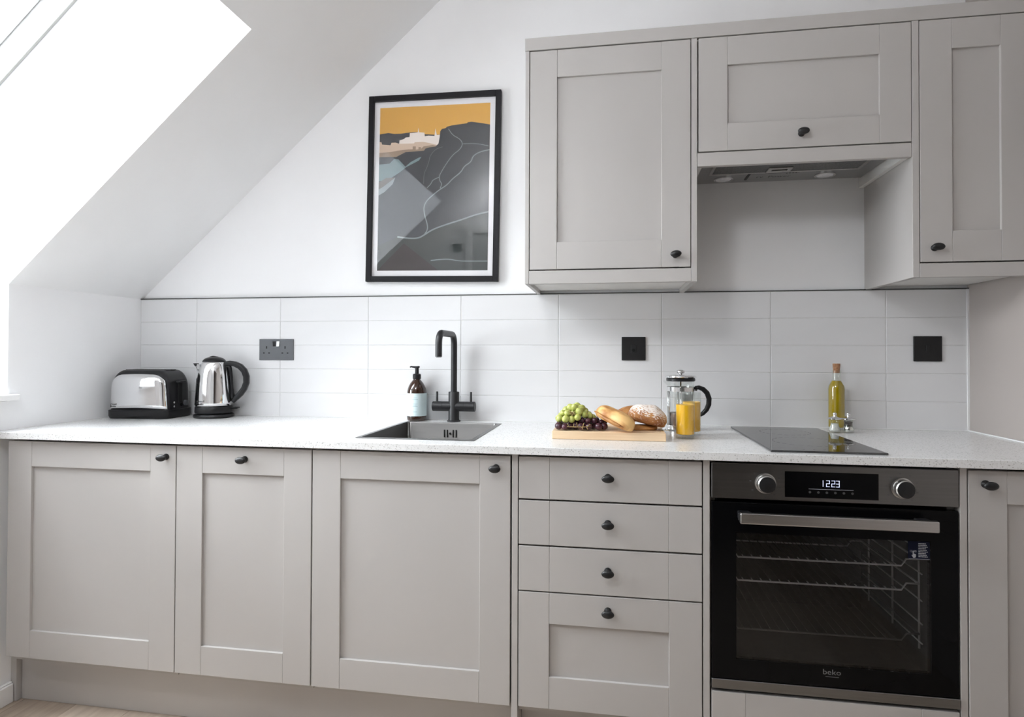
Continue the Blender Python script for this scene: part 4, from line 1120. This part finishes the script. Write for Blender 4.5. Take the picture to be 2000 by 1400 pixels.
for (x, z, y) in ((1.8265, 0.0345, -0.425), (1.848, 0.0345, -0.438), (1.8655, 0.0335, -0.430), (1.884, 0.0400, -0.436), (1.9045, 0.0475, -0.418), (1.918, 0.0415, -0.405), (1.929, 0.036, -0.395),
                  (1.853, 0.0510, -0.425), (1.838, 0.0480, -0.410), (1.888, 0.0570, -0.424), (1.873, 0.0680, -0.415), (1.860, 0.0660, -0.400), (1.894, 0.0650, -0.405), (1.846, 0.0580, -0.395),
                  (1.870, 0.0500, -0.405), (1.905, 0.0560, -0.398), (1.880, 0.0720, -0.396), (1.830, 0.0400, -0.395), (1.915, 0.0440, -0.382), (1.862, 0.0440, -0.395), (1.890, 0.0480, -0.390), (1.855, 0.055, -0.375), (1.885, 0.060, -0.372)):
    gc.append((x, y, BZ + z))
gb = bunch('green_grape_bunch', 'bunch of pale green grapes heaped on top of the purple grapes', 'grape_green', (1.875, -0.405, BZ + 0.024), gc, 0.0113, 0)
sg = MB((1.875, -0.405, BZ + 0.024))
sg.tube([(1.866, -0.428, BZ + 0.056), (1.870, -0.433, BZ + 0.052), (1.868, -0.434, BZ + 0.046), (1.864, -0.432, BZ + 0.042)], 0.0016, 6)
for q in ((1.858, 0.060), (1.876, 0.058), (1.860, 0.050), (1.879, 0.049)):
    sg.tube([(1.869, -0.433, BZ + 0.051), (q[0], -0.436, BZ + q[1])], 0.0012, 6)
sg.build('stem', 'grape_stem', gb, smooth=True)

# ================================================================== CAFETIERE
og = (2.221, -0.155, ZW)
c = thing('cafetiere', 'glass coffee press with chrome lid and curved black handle by the wall', 'coffee press', og)
MB().lathe([(0.0455, 0.012), (0.0455, 0.160), (0.0475, 0.166), (0.0455, 0.166), (0.0437, 0.160), (0.0437, 0.0145), (0.002, 0.0145), (0.002, 0.012)], n=40, cap=False, closed=True).build('beaker', 'tumbler_glass', c, auto=40)
MB().lathe([(0.0475, 0.133), (0.0475, 0.147), (0.0462, 0.147), (0.0462, 0.133)], n=40, closed=True).build('collar', 'chrome_soft', c, auto=40)
MB().lathe([(0.0478, 0.004), (0.0478, 0.018), (0.0462, 0.018), (0.0462, 0.004)], n=40, closed=True).build('base_ring', 'chrome_soft', c, auto=40)
fb_ = MB()
for a in (math.radians(x) for x in (-150, -95, -35, 40, 95, 150)):
    p, q = 0.0470 * math.cos(a), 0.0470 * math.sin(a)
    tx_, ty_ = -math.sin(a), math.cos(a)
    fb_.tube([(p, q, 0.134), (p, q, 0.018)], 0.0021, 6)
fb_.build('frame_strips', 'chrome_soft', c, smooth=True)
for a in (-150, -35, 95):
    a = math.radians(a)
    MB().lathe([(0.005, 0.0003), (0.007, 0.003), (0.006, 0.008)], (0.045 * math.cos(a), 0.045 * math.sin(a), 0), 14).build('foot', 'chrome_soft', c, smooth=True)
MB().lathe([(0.0425, 0.0155), (0.0425, 0.056), (0.0420, 0.058)], n=36).build('plunger_coffee', 'coffee', c, auto=40)
MB().lathe([(0.0025, 0.058), (0.0025, 0.192)], n=10).build('plunger_rod', 'chrome_soft', c, smooth=True)
MB().lathe([(0.0425, 0.1665), (0.0480, 0.168), (0.0480, 0.176), (0.0455, 0.1785), (0.0455, 0.1665)], n=40).build('lid_skirt', 'black_plastic', c, auto=35)
MB().lathe([(0.0515, 0.1788), (0.0525, 0.181), (0.0515, 0.184), (0.046, 0.1868), (0.020, 0.1885), (0.006, 0.189)], n=40).build('lid', 'chrome', c, auto=35)
MB().lathe([(0.0055, 0.189), (0.005, 0.192), (0.0120, 0.1945), (0.0145, 0.1985), (0.0130, 0.2030), (0.006, 0.2055)], n=24).build('plunger_knob', 'chrome', c, smooth=True)
hq = [(0.047, 0.144), (0.060, 0.1455), (0.074, 0.140), (0.087, 0.127), (0.0935, 0.108), (0.0925, 0.088), (0.085, 0.070), (0.073, 0.057), (0.0635, 0.0515)]
v = []; f = []; NS = 12
for i, (x, z) in enumerate(hq):
    a = Vector((hq[max(i - 1, 0)][0], 0, hq[max(i - 1, 0)][1])); b = Vector((hq[min(i + 1, len(hq) - 1)][0], 0, hq[min(i + 1, len(hq) - 1)][1]))
    d = (b - a).normalized(); nrm = Vector((-d.z, 0, d.x))
    for k in range(NS):
        t = 2 * PI * k / NS; v.append(Vector((x, 0, z)) + nrm * (0.0065 + 0.0025 * math.sin(PI * i / 8)) * math.cos(t) + Vector((0, 1, 0)) * 0.0085 * math.sin(t))
for i in range(len(hq) - 1):
    for k in range(NS): f.append((i * NS + k, i * NS + (k + 1) % NS, (i + 1) * NS + (k + 1) % NS, (i + 1) * NS + k))
f.append(list(range(NS))); f.append(list(range((len(hq) - 1) * NS, len(hq) * NS)))
MB().add(v, f).build('handle', 'black_plastic', c, smooth=True)
MB().box(0.046, 0.054, -0.006, 0.006, 0.134, 0.147).build('handle_clip', 'chrome_soft', c, bevel=0.001)
MB().prism([(-0.0455, 0.152), (-0.060, 0.168), (-0.0455, 0.168)], 'y', -0.008, 0.008).build('pouring_lip', 'tumbler_glass', c)

# ================================================================== JUICE GLASSES
def juice(label, x, y, level):
    c = thing('juice_glass', label, 'glass', (x, y, ZW), group='glasses of orange juice')
    R = 0.0292; H = 0.137
    MB().lathe([(R - 0.003, 0.0003), (R - 0.001, 0.002), (R + 0.0002, H), (R - 0.0014, H + 0.0006), (R - 0.0020, 0.0135), (0.001, 0.0125), (0.001, 0.0003)], n=40, closed=True).build('tumbler', 'tumbler_glass', c, auto=40)
    MB().lathe([(0.020, 0.0128), (R - 0.0024, 0.0150), (R - 0.0020, level), (R - 0.004, level - 0.0006)], n=40).build('orange_juice', 'juice', c, auto=40)
    MB().lathe([(R - 0.0045, 0.0040), (R - 0.0035, 0.0060), (0.004, 0.0100)], n=28).build('glass_foot', 'tumbler_glass', c, smooth=True)
juice('glass of orange juice standing in front, nearest the worktop edge', 2.2095, -0.378, 0.104)
juice('glass of orange juice standing behind the other glass, by the coffee press', 2.2385, -0.298, 0.107)

# ================================================================== OIL BOTTLE, SALT, PEPPER
c = thing('oil_bottle', 'tall clear bottle of yellow olive oil with a cork, behind the hob', 'bottle', (2.7545, -0.052, ZW))
ob_ = [(0.0220, 0.0003), (0.0262, 0.003), (0.0268, 0.008), (0.0268, 0.140), (0.0255, 0.151), (0.0205, 0.162), (0.0155, 0.170), (0.0140, 0.177), (0.0137, 0.196), (0.0150, 0.198), (0.0150, 0.204), (0.0135, 0.205)]
MB().lathe(ob_ + [(0.0120, 0.204), (0.0125, 0.178), (0.0140, 0.171), (0.0190, 0.1608), (0.0243, 0.1502), (0.0256, 0.140), (0.0256, 0.009), (0.001, 0.008), (0.001, 0.0003)], n=36, closed=True).build('bottle', 'bottle_glass', c, auto=40)
MB().lathe([(0.0200, 0.0085), (0.0249, 0.010), (0.0249, 0.140), (0.0237, 0.1497), (0.0184, 0.1598), (0.0136, 0.1690), (0.012, 0.1692)], n=36).build('olive_oil', 'oil', c, auto=40)
MB().lathe([(0.0098, 0.196), (0.0122, 0.225), (0.0115, 0.2285)], n=20).build('cork', 'cork', c, auto=40)
def mill(name, label, x, y, fill, m):
    c = thing(name, label, 'mill', (x, y, ZW), group='salt and pepper mills')
    MB().lathe([(0.0150, 0.0003), (0.0170, 0.002), (0.0175, 0.008), (0.0170, 0.016), (0.0135, 0.024), (0.0125, 0.032), (0.0145, 0.040), (0.0150, 0.043), (0.0140, 0.043), (0.0118, 0.032), (0.0125, 0.024), (0.0158, 0.016), (0.0162, 0.006), (0.001, 0.005), (0.001, 0.0003)], n=32, closed=True).build('glass_body', 'bottle_glass', c, auto=40)
    if fill == 'low':
        MB().lathe([(0.0150, 0.0055), (0.0158, 0.010), (0.0154, 0.016), (0.0120, 0.024), (0.0112, 0.030), (0.010, 0.0305)], n=28).build('salt', m, c, smooth=True)
    else:
        MB().lathe([(0.0120, 0.0225), (0.0118, 0.030), (0.0128, 0.0365), (0.0126, 0.038)], n=28).build('peppercorns', m, c, smooth=True)
        MB().lathe([(0.0148, 0.0055), (0.0157, 0.010), (0.0153, 0.016), (0.0128, 0.0205)], n=28).build('grinder_base', 'chrome_soft', c, auto=40)
    MB().lathe([(0.0145, 0.0432), (0.0210, 0.0452), (0.0213, 0.0475), (0.0200, 0.0490), (0.0120, 0.0515), (0.0060, 0.0545), (0.0050, 0.0575)], n=32).build('cap', 'chrome', c, auto=40)
    MB().ellipsoid((0, 0, 0.0620), 0.0062, 0.0062, 0.0055, 16, 10).build('cap_knob', 'chrome', c, smooth=True)
mill('salt_mill', 'small glass salt mill with chrome cap in front of the oil bottle', 2.7180, -0.140, 'low', 'salt')
mill('pepper_mill', 'small glass pepper mill with black peppercorns right of the oil bottle', 2.7615, -0.136, 'high', 'pepper')

# leftover herb sprig beside the board
lf = thing('thyme_sprig', 'tiny dark green herb sprig at the right end of the bread board', 'herb', (2.150, -0.42, BZ))
MB((2.150, -0.42, BZ)).tube([(2.134, -0.425, BZ + 0.002), (2.142, -0.425, BZ + 0.004), (2.152, -0.425, BZ + 0.005), (2.160, -0.425, BZ + 0.0035)], 0.0008, 5).build('stalk', 'grape_stem', lf, smooth=True)
lv = MB().ellipsoid((0, 0, 0), 0.0030, 0.0014, 0.0008, 8, 6).mesh('leaf')
mat('herb_green', (0.05, 0.08, 0.03), 0.6, var=0.3, scale=(100, 100, 100)); lv.materials.append(MATS['herb_green'])
for (x, z, a) in ((-0.014, 0.005, 0.6), (-0.008, 0.007, -0.5), (-0.003, 0.008, 0.8), (0.004, 0.0075, -0.6), (0.009, 0.0065, 0.3)):
    o = link('leaf', lv, lf); o.location = (x, -0.005, z); o.rotation_euler = (0, a, a)
